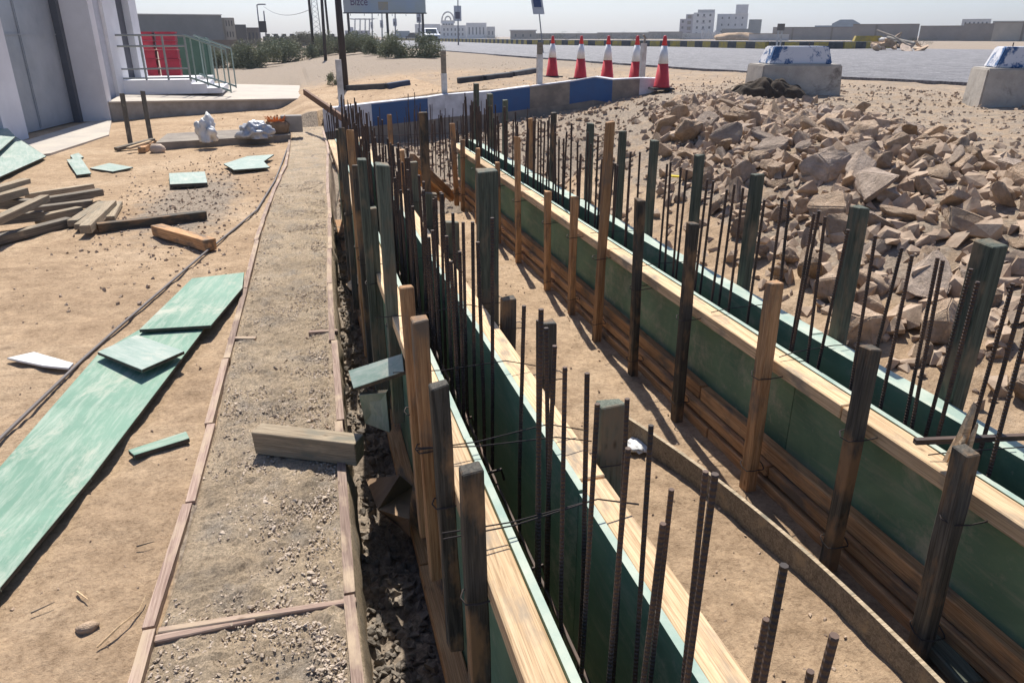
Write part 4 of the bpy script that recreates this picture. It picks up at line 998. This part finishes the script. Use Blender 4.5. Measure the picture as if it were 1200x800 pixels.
beam('foot_board', AZ(136,175,.04), AZ(180,164,.10), .09, .05, M['wood_grey'], root); beam('foot_board', AZ(166,176,.05), AZ(180,167,.05), .10, .08, M['wood_new'], root); beam('foot_board', AZ(150,174,.08), AZ(176,166,.12), .06, .03, M['wood_pale'], root)
lump('stone', AZ(185,179,0), .11, .09, .09, M['rock2'], 22, 'round grey stone beside the timber stand', 'stone', sub=2, rg=.2)
lump('stone', AZ(318,166,0), .11, .08, .06, M['rock'], 25, 'brown stone against the front of the low step', 'stone', sub=2, rg=.2)

# ------------------------------------------------------------------ shrubs and scrub
M['leaf'] = simple('dusty_leaf', (.25,.26,.16), .85, scale=3, c2=(.13,.15,.08), bmp=0); M['leaf2'] = simple('dry_scrub_leaf', (.24,.215,.145), .85, scale=3, c2=(.14,.14,.09), bmp=0)
M['twigm'] = simple('shrub_stem', (.12,.09,.06), .9)
def shrub(px, py, dist, wpx, hpx, label, mat='leaf', n=1500, seed=0, cat='bush', group='scrub bushes on the waste ground'):
    r_ = random.Random(seed + int(px * 7 + py)); p = AD(px, py, dist); k = dist / 1010.; Wd, Hh = wpx * k / 2 * 1.5, hpx * k
    z0 = T(p.x, p.y, False); root = empty('bush', (p.x, p.y, z0), 0, label, cat, group)
    cl = [(r_.uniform(-.8, .8) * Wd, r_.uniform(-.5, .5) * Wd * .7, Hh * r_.uniform(.08, .68), r_.uniform(.3, .55)) for _ in range(max(6, int(wpx / 4)))]
    mb = MB()
    for c in cl[::2]: mb.tube([(0, 0, -.05), (c[0] * .5, c[1] * .5, c[2] * .4), (c[0], c[1], c[2])], .03 * Hh, 5, r1=.008 * Hh)
    mb.build('stem', M['twigm'], root, world=False)
    mb = MB(); V = []; Fc = []
    ls = max(.02, .036 * Hh) 
    for i in range(n):
        c = cl[r_.randrange(len(cl))]; v = Vector((r_.gauss(0,1), r_.gauss(0,1), r_.gauss(0,1))).normalized() * (r_.random() ** .45)
        f_ = 1 + .45 * noise.noise(v * 2.5 + Vector((c[0], seed, 0)))
        q = Vector((c[0] + v.x * c[3] * Wd * .75 * f_, c[1] + v.y * c[3] * Wd * .6 * f_, max(.02, c[2] + v.z * c[3] * Hh * .85 * f_)))
        a_ = Vector((r_.gauss(0,1), r_.gauss(0,1), r_.gauss(0,.7))).normalized(); b2 = a_.cross(Vector((r_.gauss(0,1), r_.gauss(0,1), r_.gauss(0,1)))).normalized(); s = ls * r_.uniform(.5, 1.3); b0 = len(V)
        V += [q - a_*s, q + b2*s*.45, q + a_*s, q - b2*s*.45]; Fc.append((b0, b0+1, b0+2, b0+3))
    mb.v = [tuple(v) for v in V]; mb.f = Fc; mb.m = [0]*len(Fc); mb.build('foliage', M[mat], root, world=False)
for i, a in enumerate([(268,82,46,40,26,'dark round bush beside the grey boundary wall','leaf'), (300,81,44,46,30,'wide green bush right of the dark round one','leaf'), (338,79,48,52,30,'largest green bush in the row left of the poles','leaf'),
     (365,76,52,40,24,'sandy green bush directly behind the leaning poles','leaf2'), (404,78,50,46,26,'low bush just behind the tall dark pole','leaf'), (432,80,46,40,26,'green bush right of the tall dark pole','leaf'),
     (452,86,40,36,24,'loose bush partly merging with the bank','leaf'), (481,91,34,52,34,'nearest large dark green bush below the pickup truck','leaf'), (391,104,22,14,18,'tiny bush at the foot of the tall dark pole','leaf'),
     (318,66,75,70,20,'pale scrub in front of the dark low wall','leaf2'), (372,64,80,44,20,'dry scrub right of the dark low wall','leaf2')]):
    shrub(a[0], a[1], a[2], a[3], a[4], a[5], a[6], 11000 if a[3] > 30 else 1500, i)

# ------------------------------------------------------------------ poles, billboard, signs
M['pole_dark'] = simple('dark_pole', (.045,.040,.042), .8); M['pole_grey'] = simple('grey_pole', (.22,.22,.24), .7); M['lamp'] = simple('lamp_head', (.35,.36,.38), .5)
def pole(px0, py0, px1, py1, dist, wpx, label, cat='pole', mat='pole_dark', name='utility_pole', group=None, ext=0, z0=None, build_extra=None):
    a = AD(px1, py1, dist); 
    if z0 is None: z0 = T(a.x, a.y, False)
    d = ray(px0, py0); h = math.hypot(a.x, a.y); t_ = C0 + d * (h / math.hypot(d.x, d.y)); a.z = max(a.z, z0 - .3) if False else z0 - .1
    t_ = t_ + (t_ - a) * ext
    root = empty(name, (a.x, a.y, z0), 0, label, cat, group); r = wpx * dist / 1000. / 2
    MB().tube([a, t_], r * 1.12, 10, r1=r * .85).build('shaft', M[mat], root, smooth=True); return root, a, t_
for (args, lb) in [((396,0,404,96,20,8.5), 'tall thick dark pole nearest the camera beside the walkway end'), ((362,0,368,63,50,3.4), 'leftmost thin dark pole in the group behind the bushes'),
      ((377,0,382,76,42,3.8), 'middle dark pole in the group behind the bushes'), ((381,0,387,60,55,2.8), 'thinnest right dark pole in the group behind the bushes')]:
    pole(*args, lb, ext=.55)
def streetlamp(px0, py0, px1, py1, dist, label, arm=1, double=False, group='distant street lamps'):
    root, a, t_ = pole(px0, py0, px1, py1, dist, 1.6, label, 'street lamp', 'pole_grey', 'street_lamp', group)
    for s in ((-1, 1) if double else (arm,)):
        e = t_ + CR * (s * dist * .006) + Vector((0, 0, dist * .0006)); MB().tube([t_, e], .04 * dist / 60, 6).build('arm', M['pole_grey'], root)
        MB().box(e.x-.25*dist/60, e.x+.25*dist/60, e.y-.12, e.y+.12, e.z-.07, e.z+.05).build('lamp_head', M['lamp'], root)
    return root, a, t_
streetlamp(301, 6, 305, 46, 85, 'street lamp left of the box carrying pole above the bushes', 1)
root, a, t_ = pole(309, 13, 312, 46, 85, 1.8, 'pole with a dark transformer box right of the left street lamp', 'pole', 'pole_grey', 'utility_pole'); q = AD(308, 32, 85); MB().box(q.x-.35, q.x+.35, q.y-.3, q.y+.3, q.z-.5, q.z+.55).build('transformer_box', M['pole_dark'], root)
mb = MB(); w0, w1 = AD(309, 8, 84), AD(362, 12, 50); mb.tube([w0.lerp(w1, u) + Vector((0, 0, -2.0 * u * (1-u))) for u in [i/16 for i in range(17)]], .018, 4); tag(mb.build('overhead_cable', M['pole_grey']), 'thin sagging overhead cable between the left street lamp and the dark poles', 'cable')
# lattice mast
q = AD(372, 44, 180); root = empty('lattice_mast', (q.x, q.y, .3), 0, 'faint steel lattice mast between the thin dark poles', 'mast')
for sx, sy_ in ((-1,-1),(1,-1),(1,1),(-1,1)): MB().tube([(q.x+sx*.9, q.y+sy_*.9, 0), (q.x+sx*.35, q.y+sy_*.35, 14)], .06, 4).build('mast_leg', M['pole_grey'], root)
mb = MB()
for k in range(14):
    u0, u1 = .9-.55*k/14, .9-.55*(k+1)/14
    for (s0, s1) in (((-1,-1),(1,-1)),((1,-1),(1,1)),((1,1),(-1,1)),((-1,1),(-1,-1))): mb.tube([(q.x+s0[0]*u0, q.y+s0[1]*u0, k), (q.x+s1[0]*u1, q.y+s1[1]*u1, k+1)], .035, 4)
mb.build('bracing', M['pole_grey'], root)
# billboard
BD = 92.; P = lambda px, py, d=BD: AD(px, py, d)
l, r_ = P(403, 15), P(499, 15); cpos = (l + r_) / 2; zb = cpos.z; W = (r_ - l).length; ax = (r_ - l).normalized(); ax.z = 0
root = empty('billboard', (cpos.x, cpos.y, 0), math.atan2(ax.y, ax.x), 'large billboard on three dark legs, its panel pale grey blue', 'billboard')
m, t, b = newmat('billboard_print', .6, .3); v = t.nodes.new('ShaderNodeTexCoord').outputs['Object']; sp_ = t.nodes.new('ShaderNodeSeparateXYZ'); t.links.new(v, sp_.inputs[0])
c = ramp(t, mth(t, 'ADD', mth(t, 'MULTIPLY', sp_.outputs[0], 1 / W), .5), [(0, (.34,.36,.36)), (.3, (.26,.33,.40)), (.5, (.33,.36,.37)), (.8, (.30,.36,.42)), (1, (.36,.39,.38))])
t.links.new(mixc(t, ramp(t, noi(t, v, .6, 3), [(.5, (0,0,0)), (.7, (.5,.5,.5))]), c, (.33,.35,.27)), b.inputs['Base Color'])
HB = 4.0
MB().box(-W/2, W/2, -.08, .08, zb, zb + HB).build('panel', m, root, world=False)
MB().box(-W/2-.1, W/2+.1, -.12, .12, zb - .12, zb - .005).build('frame', M['pole_dark'], root, world=False)
for x in (-W*.455, 0.02*W, W*.46): MB().tube([(x, .25, -.2), (x, .25, zb + HB*.8)], .14, 8).build('leg', M['pole_dark'], root, world=False)
for k in range(6): MB().tube([(-W*.42 + k*W*.168, -.1, zb-.1), (-W*.42 + k*W*.168, -.9, zb-.35)], .035, 5).build('light_arm', M['pole_grey'], root, world=False)
def text(body, size, loc, rot, mat, parent, name='lettering', ext=.01, sx=1):
    cu = bpy.data.curves.new(name, 'FONT'); cu.body = body; cu.size = size; cu.extrude = ext; cu.align_x = 'LEFT'
    o = bpy.data.objects.new(name, cu); dg = bpy.context.evaluated_depsgraph_get()
    COL.objects.link(o); bpy.context.view_layer.update(); me = bpy.data.meshes.new_from_object(o.evaluated_get(bpy.context.evaluated_depsgraph_get())); bpy.data.objects.remove(o)
    me.materials.clear(); me.materials.append(mat); o = bpy.data.objects.new(name, me); COL.objects.link(o); o.parent = parent; o.location = loc; o.rotation_euler = rot; o.scale = (sx, 1, 1); return o
text('Bizce', 1.15, (-W/2 + .75, -.10, zb + .72), (R(90), 0, 0), simple('purple_print', (.06,.015,.09), .6, bmp=0), root, sx=.8)
MB().box(-W*.08, W*.04, -.092, -.081, zb + .25, zb + 1.1).build('printed_figure', simple('ochre_print', (.34,.27,.16), .7, scale=1.5, c2=(.24,.25,.24), bmp=0), root, world=False)
# roadside lamps carrying banners
M['banner'] = simple('banner_white', (.50,.50,.52), .7, bmp=0); M['banner_d'] = simple('banner_dark', (.10,.09,.12), .7, bmp=0)
for i, (px, yt, yb_, yp, dist, wpx, lb) in enumerate([(436,26,34,50,210,3.0,'smallest banner lamp under the billboard, leftmost'), (447.5,24,33,50,180,3.8,'banner lamp under the billboard, second from the left'),
      (463,22,31,50,140,4.6,'banner lamp near the billboard middle leg'), (491,16,27,50,110,5.6,'banner lamp left of the pickup near the right billboard leg'), (536.5,7,25,50,82,9,'tallest banner lamp in front of the pale palace building')]):
    ty_ = -6 if i > 2 else 12
    root, a, t_ = streetlamp(px, ty_, px + .5, yp, dist, lb, 1, True, 'street lamps carrying banners'); c1, c2 = AD(px, yb_, dist), AD(px, yt, dist); w2 = wpx * dist / 2000.
    MB().box(c1.x-w2, c1.x+w2, c1.y-.06, c1.y+.06, c1.z, c2.z).build('banner', M['banner'], root)
    h = c2.z - c1.z; MB().box(c1.x-w2*.7, c1.x+w2*.6, c1.y-.075, c1.y-.061, c1.z+h*.15, c1.z+h*.6).build('banner_print', M['banner_d'], root)
for i, px in enumerate((416, 422, 428, 433)): streetlamp(px, 23, px, 48, 320, ['far tiny street lamp left of the billboard legs, first of four', 'far tiny street lamp, second of four by the billboard', 'far tiny street lamp, third of four by the billboard', 'far tiny street lamp, fourth of four by the billboard'][i], 1, True)
# blue roadside sign
a = AD(637, 50, 45); t_ = AD(632, 17, 45); root = empty('roadside_sign', (a.x, a.y, .7), 0, 'blue and white sign on a leaning grey pole above the cones', 'sign')
a.z = .6; MB().tube([a, t_], .035, 8).build('sign_pole', M['pole_grey'], root)
c1, c2 = AD(631.5, 17, 45), AD(628, -6, 45); ex = CR * (7.0 * 45 / 1000.)
n_ = Vector((CR.y, -CR.x, 0)) * .04
MB().hexa([c1-ex-n_, c1+ex-n_, c2+ex-n_, c2-ex-n_], [c1-ex+n_, c1+ex+n_, c2+ex+n_, c2-ex+n_]).build('sign_panel', M['banner'], root)
e2 = ex * .66; u = c1.lerp(c2, .36); nn = -n_ * 0 + Vector((-math.sin(YAW), -math.cos(YAW), 0)) * .05; u2 = c2.lerp(c1, -.02)
MB().hexa([u-e2+nn, u+e2+nn, u2+e2+nn, u2-e2+nn], [u-e2+nn*1.3, u+e2+nn*1.3, u2+e2+nn*1.3, u2-e2+nn*1.3]).build('blue_field', simple('sign_blue', (.02,.05,.15), .6, bmp=0), root)

# ------------------------------------------------------------------ pickup truck
def wheel(root, x, y, r=.36):
    mb = MB(); mb.lathe([(r*.55,-.11),(r*.95,-.11),(r,-.07),(r,.07),(r*.95,.11),(r*.55,.11)], 20); Mx = Matrix.Translation((x, y, r)) @ Matrix.Rotation(R(90), 4, 'Y')
    wh = mb.build('wheel', M['black'], root, Mx, world=False, smooth=False); MB().lathe([(.02,-.12),(r*.5,-.12),(r*.5,.12),(.02,.12)], 16).build('rim', M['steel'], wh, world=False)
q = AD(504.5, 52, 96); car = empty('pickup_truck', (q.x, q.y, zr), R(-3), 'white pickup truck driving towards the camera on the far road', 'truck')
M['carw'] = simple('white_car_paint', (.72,.73,.75), .3, spec=.5, c2=(.66,.67,.69), bmp=0); M['glass'] = simple('dark_glass', (.03,.04,.05), .12, spec=.6, bmp=0)
mb = MB()
prof = [(-2.5,.42),(-2.52,.80),(-2.42,.98),(-1.35,1.10),(-.75,1.66),(-.55,1.72),(.85,1.72),(1.05,1.64),(1.15,1.12),(2.6,1.10),(2.62,.5),(2.3,.42)]
n_ = len(prof); V = []
for sx, k in ((-1, 1), (1, 1)):
    for y, z in prof: V.append((sx * (.92 if z < 1.2 else .74), y, z))
mb.add(V, [tuple(range(n_)), tuple(range(2*n_-1, n_-1, -1))] + [(i, n_+i, n_+(i+1) % n_, (i+1) % n_) for i in range(n_)]); mb.build('body', M['carw'], car, world=False)
MB().hexa([(-.66,-1.305,1.14),(.66,-1.305,1.14),(.60,-.83,1.60),(-.60,-.83,1.60)], [(-.66,-1.325,1.16),(.66,-1.325,1.16),(.60,-.85,1.62),(-.60,-.85,1.62)]).build('windscreen', M['glass'], car, world=False)
MB().box(-.55, .55, -2.56, -2.525, .58, .86).build('grille', M['black'], car, world=False); MB().box(-.9, .9, -2.60, -2.50, .34, .56).build('bumper', M['kblack'], car, world=False)
for sx in (-1, 1): MB().box(sx*.74-.15, sx*.74+.15, -2.555, -2.50, .74, .90).build('headlight', M['silver'], car, world=False); MB().box(sx*1.03-.09, sx*1.03+.09, -.95, -.8, 1.12, 1.3).build('mirror', M['black'], car, world=False)
for x in (-.8, .8):
    for y in (-1.6, 1.6): wheel(car, x, y)
q = AD(487, 48, 170); car2 = empty('parked_car', (q.x, q.y, .7), R(30), 'dark car parked far behind, left of the white pickup', 'car')
mb = MB(); mb.hexa([(-.9,-2.2,.3),(.9,-2.2,.3),(.9,2.2,.3),(-.9,2.2,.3)], [(-.9,-2.2,.85),(.9,-2.2,.85),(.9,2.2,.9),(-.9,2.2,.9)]); mb.hexa([(-.8,-1.0,.86),(.8,-1.0,.86),(.8,1.7,.9),(-.8,1.7,.9)], [(-.65,-.5,1.42),(.65,-.5,1.42),(.65,1.3,1.42),(-.65,1.3,1.42)]); mb.build('body', M['pole_dark'], car2, world=False)
for x in (-.82, .82):
    for y in (-1.35, 1.35): wheel(car2, x, y, .32)

# ------------------------------------------------------------------ distant buildings
def fm(name, c, c2=None): return simple(name, c, .9, scale=.6, c2=c2 or tuple(x*.85 for x in c), bmp=0)
M['f_grey'] = fm('far_grey_block', (.22,.22,.21)); M['f_beige'] = fm('far_beige', (.40,.36,.30)); M['f_pale'] = fm('far_pale', (.48,.46,.44)); M['f_white'] = fm('far_white', (.60,.59,.58)); M['f_dark'] = fm('far_dark', (.10,.095,.095)); M['f_brown'] = fm('far_brown', (.20,.165,.135)); M['f_win'] = fm('far_window', (.07,.075,.085)); M['f_pink'] = fm('far_lilac', (.40,.37,.40)); M['f_blue'] = fm('far_blue_roof', (.22,.27,.32)); M['f_mid'] = fm('far_boundary_wall', (.26,.23,.205))
def blk(name, x0, x1, ytop, dist, depth, mat, root, pxy_base=None, roof=None, zb=0.3):
    a, b_ = AD(x0, ytop, dist), AD(x1, ytop, dist); c = (a + b_) / 2; d = Vector((b_.x-a.x, b_.y-a.y, 0)); wd = d.length; ex = d.normalized(); ey = Vector((-ex.y, ex.x, 0))
    q = [a, b_, b_ + ey * depth, a + ey * depth]
    o = MB().hexa([(p.x,p.y,zb) for p in q], [(p.x,p.y,c.z) for p in q]).build(name, M[mat], root)
    return a, ex, ey, wd, c.z
def wins(root, F, cols, rows, z0, z1, wf=.35, hf=.5, mat='f_win', u0=.06, u1=.94):
    a, ex, ey, wd, zt_ = F
    for i in range(cols):
        for j in range(rows):
            cu = (u0 + (u1-u0) * (i + .5) / cols) * wd; w2 = wd * (u1-u0) / cols * wf / 2; hz = (z1 - z0) / rows; zc = z0 + hz * (j + .5); h2 = hz * hf / 2
            p0_ = a + ex * (cu - w2) - ey * .05; p1_ = a + ex * (cu + w2) - ey * .05; q = [p0_, p1_, p1_ + ey * .048, p0_ + ey * .048]
            MB().hexa([(p.x,p.y,zc-h2) for p in q], [(p.x,p.y,zc+h2) for p in q]).build('window', M[mat], root)
def bldg(label, cat='building', px=0, dist=100, name='building', group=None):
    q = AD(px, 50, dist); return empty(name, (q.x, q.y, .3), 0, label, cat, group)
r0 = bldg('long grey warehouse behind the red crates', px=215, dist=100, name='warehouse'); F = blk('wall', 120, 259, 17.5, 100, 8, 'f_grey', r0); blk('end_wall', 259.2, 274, 21, 101, 8, 'f_beige', r0); G = blk('parapet', 119, 260, 16.5, 99.9, .3, 'f_pale', r0, zb=F[4]+.01); wins(r0, blk('corner_block', 262, 273, 21.5, 100.9, 1, 'f_beige', r0), 3, 2, 1.2, 3.6, .3, .5)
r0 = bldg('small dark grey house right of the warehouse', px=281, dist=112, name='house'); F = blk('wall', 274.5, 288, 29, 112, 7, 'f_dark', r0)
r0 = bldg('brownish low house with doorway beside the dark grey one', px=295, dist=118, name='house'); F = blk('wall', 288.5, 303, 32.5, 118, 7, 'f_brown', r0); wins(r0, F, 3, 1, .8, 2.2, .4, .8, 'f_dark')
r0 = bldg('grey boundary wall between warehouse and bushes', 'wall', 262, 60, 'boundary_wall'); blk('wall', 236, 279, 47, 60, .3, 'f_brown', r0, zb=0)
r0 = bldg('dark low wall with toothed top behind the scrub', 'wall', 360, 105, 'boundary_wall'); F = blk('wall', 308, 412, 43, 105, .5, 'f_dark', r0)
for k in range(11):
    a = F[0] + F[1] * (F[3] * (k + .3) / 11); q = [a, a + F[1]*.55, a + F[1]*.55 + F[2]*.5, a + F[2]*.5]; MB().hexa([(p.x,p.y,F[4]+.001) for p in q], [(p.x,p.y,F[4]+.3) for p in q]).build('wall_tooth', M['f_dark'], r0)
r0 = bldg('pale lilac block of flats under the left half of the billboard', px=420, dist=300); F = blk('wall', 404, 433, 36, 300, 12, 'f_pink', r0); wins(r0, F, 5, 2, 1.2, 3.6, .4, .5); blk('roof_hut', 408, 414, 32, 301, 5, 'f_pink', r0, zb=F[4]+.01)
r0 = bldg('blue grey cubic building under the right half of the billboard', px=470, dist=240); F = blk('wall', 464, 480, 36.5, 240, 12, 'f_blue', r0); blk('annex', 457, 463.8, 40, 241, 9, 'f_pale', r0); F = blk('annex', 480.2, 499, 38.5, 242, 9, 'f_brown', r0); wins(r0, F, 3, 1, 1, 2.4, .35, .6)
r0 = bldg('low brownish wall along the far road behind the pickup', 'wall', 460, 200, 'boundary_wall'); blk('wall', 436, 640, 47, 200, .4, 'f_mid', r0)
r0 = bldg('pale palace like building with rows of arched windows', px=530, dist=330, name='palace'); F = blk('wall', 486, 516, 28.5, 332, 20, 'f_white', r0); wins(r0, F, 6, 1, 2.5, 5.2, .35, .6)
F = blk('wall', 516.2, 546, 30, 331, 20, 'f_white', r0); wins(r0, F, 6, 2, 1.4, 5.0, .35, .55); F = blk('wall', 546.2, 570, 27, 330, 20, 'f_white', r0); wins(r0, F, 5, 1, 1.6, 5.6, .35, .7); F = blk('wall', 570.2, 580, 31.5, 331, 12, 'f_pale', r0); wins(r0, F, 2, 1, 1.6, 4, .35, .6)
def arch(cx, rpx, ybase, dist, root):
    c = AD(cx, ybase, dist); r_ = rpx * dist / 1010.; mb = MB(); mb.tube([c + CR * (r_*math.cos(a_)) + Vector((0,0,r_*1.25*math.sin(a_))) for a_ in [math.pi*i/14 for i in range(15)]], .32, 6); mb.build('dome_rib', M['f_pale'], root)
arch(525, 7.5, 24, 331, r0); arch(525, 3.5, 24, 331, r0); blk('dome_base', 516.5, 533, 24.2, 331, 5, 'f_white', r0, zb=AD(525,27.5,331).z); 
F = blk('colonnade', 517.5, 532, 27.5, 330.5, 5, 'f_white', r0, zb=AD(525,30,331).z+.02); wins(r0, F, 4, 1, AD(525,29.8,331).z, AD(525,27.8,331).z, .6, .8)
r0 = bldg('flat beige house left of the first traffic cone', px=612, dist=260, name='house'); F = blk('wall', 598, 628, 36.5, 260, 12, 'f_mid', r0); wins(r0, F, 3, 1, 1, 2.6, .2, .5); blk('roof_slab', 597, 629, 35.2, 259.5, 13, 'f_pale', r0, zb=F[4]+.01)
M['far_tree'] = simple('far_tree_leaf', (.075,.085,.06), .9, scale=2, c2=(.045,.055,.04), bmp=0)
for i, (px, py, d, wpx, hpx) in enumerate([(664,49,230,36,11),(700,49,240,30,8),(735,50,160,34,9),(755,48,250,40,11),(1080,52,100,30,9),(580,48,250,24,6),(795,49,230,20,8),(640,49,250,20,9)]):
    shrub(px, py, d, wpx, hpx, ['distant tree clump between first and second cone', 'low distant tree right of the second cone', 'grey green bush beyond the road at the fourth cone', 'distant tree clump left of the rightmost cone', 'pale bush before the far wall at the right', 'small far tree right of the palace', 'small far tree left of the apartment blocks', 'distant tree behind the roadside sign'][i], 'far_tree', 1300, 50 + i, 'tree', 'distant trees along the far side of the road')
for (x0, x1, yt, d, mt, lb) in [(628,700,40,270,'f_mid','distant grey brown wall behind the first three cones'), (700,760,39,275,'f_mid','distant wall right of the second cone'), (760,800,38,280,'f_mid','distant wall left of the apartment blocks'),
        (878,925,40,180,'f_pale','short pale wall just left of the concrete block'), (906,1010,32.5,210,'f_mid','long brown wall behind the painted concrete block'), (1000,1078,29,190,'f_mid','taller brown wall section with dark top right of centre'), (1079,1130,31,185,'f_mid','brown wall section before the last one at right'), (1130,1168,28.5,180,'f_mid','lower brown wall beside the beige end wall'), (1166,1290,26.5,175,'f_beige','beige wall section at the far right edge')]:
    r0 = bldg(lb, 'wall', (x0+x1)/2, d, 'boundary_wall'); F = blk('wall', x0, x1, yt, d, .5, mt, r0); G = blk('coping', x0, x1, yt - .7, d - .1, .7, 'f_brown', r0, zb=F[4]+.01)
    for k in range(int(F[3] / 9)):
        a = F[0] + F[1] * (9 * (k + .5)) - F[2]*.15; q = [a, a + F[1]*.4, a + F[1]*.4 + F[2]*.14, a + F[2]*.14]; MB().hexa([(p.x,p.y,.3) for p in q], [(p.x,p.y,F[4]-.02) for p in q]).build('pier', M['f_brown'], r0)
r0 = bldg('left apartment block, white and brown with balconies', px=817, dist=300, name='apartment_block'); F = blk('wall', 797, 804, 22.5, 301, 12, 'f_pink', r0); wins(r0, F, 1, 3, 1.5, 7.5, .4, .4)
F = blk('wall', 804.2, 812.8, 17, 300, 14, 'f_pink', r0); wins(r0, F, 1, 4, 1.4, 9, .6, .6, 'f_brown'); F = blk('wall', 813, 838, 15, 299, 14, 'f_white', r0); wins(r0, F, 3, 4, 1.4, 9.6, .3, .38); wins(r0, (F[0]-F[2]*.3, F[1], F[2], F[3], F[4]), 1, 4, .8, 9.0, .45, .18, 'f_pink', .3, .7); blk('roof_hut', 818, 838, 11.5, 299.5, 8, 'f_pale', r0, zb=F[4]+.01)
r0 = bldg('right apartment block, plain white with a stair tower', px=860, dist=310, name='apartment_block'); F = blk('wall', 841, 877, 16.5, 310, 14, 'f_white', r0); wins(r0, F, 4, 3, 2, 9, .2, .3); blk('stair_tower', 863, 877.5, 5.5, 309.5, 8, 'f_white', r0, zb=F[4]+.01); F = blk('annex', 878, 893, 23, 311, 12, 'f_grey', r0)
r0 = bldg('grey shed in front of the right apartment block', px=862, dist=230, name='shed'); blk('wall', 846, 878, 34, 230, 8, 'f_grey', r0); 
r0 = bldg('fenced yard of pale posts below the left apartment block', 'fence', 825, 240, 'yard_fence'); F = blk('wall', 800, 822, 39, 240, .3, 'f_pale', r0)
for k in range(9):
    q = AD(823 + k * 2.6, 36 + (k % 3), 240); MB().box(q.x-.2, q.x+.2, q.y-.2, q.y+.2, .3, q.z).build('pale_post', M['f_white'], r0)
r0 = bldg('low hall with pale blue roof behind the long brown wall', px=985, dist=300, name='hall'); F = blk('wall', 955, 1034, 30, 300, 20, 'f_blue', r0)
a, ex, ey, wd, zt_ = blk('gable_base', 975, 1008, 28, 299, 20, 'f_blue', r0); q = [a + ex*0, a + ex*wd]; mid = a + ex*wd*.5
MB().hexa([(q[0].x,q[0].y,zt_+.02),(q[1].x,q[1].y,zt_+.02),(mid.x+ex.x*2,mid.y+ex.y*2,zt_+1.3),(mid.x-ex.x*2,mid.y-ex.y*2,zt_+1.3)], [(p.x+ey.x*20,p.y+ey.y*20,p.z) for p in (Vector((q[0].x,q[0].y,zt_+.02)),Vector((q[1].x,q[1].y,zt_+.02)),Vector((mid.x+ex.x*2,mid.y+ex.y*2,zt_+1.3)),Vector((mid.x-ex.x*2,mid.y-ex.y*2,zt_+1.3)))]).build('roof', M['f_blue'], r0)
r0 = bldg('distant flat roofed building above the wall at the far right', px=1148, dist=320); F = blk('wall', 1128, 1162, 22.5, 320, 12, 'f_pale', r0); wins(r0, F, 6, 1, 4.2, 6.6, .4, .6); 
r0 = bldg('distant low block at the very right edge of the skyline', px=1185, dist=330); F = blk('wall', 1164, 1260, 24.5, 330, 12, 'f_beige', r0)
# things on the median
r5 = random.Random(77)
for k in range(16):
    q = AD(1046 + r5.uniform(-22, 42), 57, 56 + r5.uniform(-2, 5)); o = bpy.data.objects.new('rubble_chunk', protos[r5.randrange(14)]); COL.objects.link(o)
    hz_ = max(0, 1 - abs(PR(q)[0] - 1052) / 40.); s_ = r5.uniform(.22, .5)
    o.location = (q.x, q.y, .75 + hz_ * r5.uniform(.2, 1.0)); o.scale = (s_*1.3, s_, s_*.7); o.rotation_euler = (r5.uniform(-.6,.6), r5.uniform(-.6,.6), r5.uniform(0,6))
    tag(o, 'broken concrete chunk in the debris at the end of the striped kerb', 'rubble', 'debris at the kerb end')
a_, b2_ = AD(1028, 36, 57), AD(1066, 54, 55); tag(MB().tube([a_, a_.lerp(b2_, .5) + Vector((0,0,.1)), b2_], .06, 8).build('broken_pipe', M['kgrey']), 'pale broken beam slanting down over the debris at the kerb end', 'beam')
a_, b2_ = AD(1040, 44, 57), AD(1072, 51, 55); tag(MB().tube([a_, b2_], .08, 8).build('broken_pipe', M['conc']), 'short grey broken pipe lying in the debris at the kerb end', 'pipe')
p = AD(1016, 51, 58); o = MB().hexa([(-.9,-.3,0),(.9,-.3,0),(.9,.3,0),(-.9,.3,0)], [(-.8,-.25,.35),(.8,-.25,.35),(.8,.25,.35),(-.8,.25,.35)]).build('kerb_block', M['yellow']); o.location = (p.x, p.y, 1.272); o.rotation_euler = (0,0,R(-25)); tag(o, 'loose yellow kerb block lying on top of the striped kerb', 'block')
p = AD(1036, 51, 58); lump('kerb_chunk', (p.x, p.y, 1.272), .45, .3, .18, M['white_old'], 41, 'pale broken chunk next to the loose yellow kerb block', 'rubble', sub=2)
p = AD(912, 55, 50); root = empty('rusty_post', (p.x, p.y, .7), 0, 'pair of short pipes with a brown plate behind the painted block', 'post')
for dx in (-.12, .12): MB().tube([(p.x+dx, p.y, .7), (p.x+dx, p.y, AD(912,33,50).z)], .05, 6).build('pipe_leg', M['white_old'], root)
MB().box(p.x-.18, p.x+.22, p.y-.08, p.y+.08, AD(912,36,50).z, AD(912,28,50).z).build('plate', M['f_brown'], root)
p = AD(862, 48, 200); lump('sand_pile', (p.x, p.y, .5), 5.5, 3, 1.3, M['ground'], 51, 'tan heap of sand in front of the apartment blocks', 'sand pile', rg=.2)

# ------------------------------------------------------------------ haze
hz = MB().box(-500, 900, -60, 1200, -3, 40).build('haze', [])
hm = bpy.data.materials.new('haze'); hm.use_nodes = True; t = hm.node_tree; t.nodes.remove(t.nodes['Principled BSDF']); pv = N(t, 'ShaderNodeVolumePrincipled', Density=.0005, Anisotropy=.55); pv.inputs['Color'].default_value = (.88,.93,1,1)
t.links.new(pv.outputs[0], [n for n in t.nodes if n.type == 'OUTPUT_MATERIAL'][0].inputs['Volume']); hz.data.materials.append(hm); tag(hz, kind='stuff')
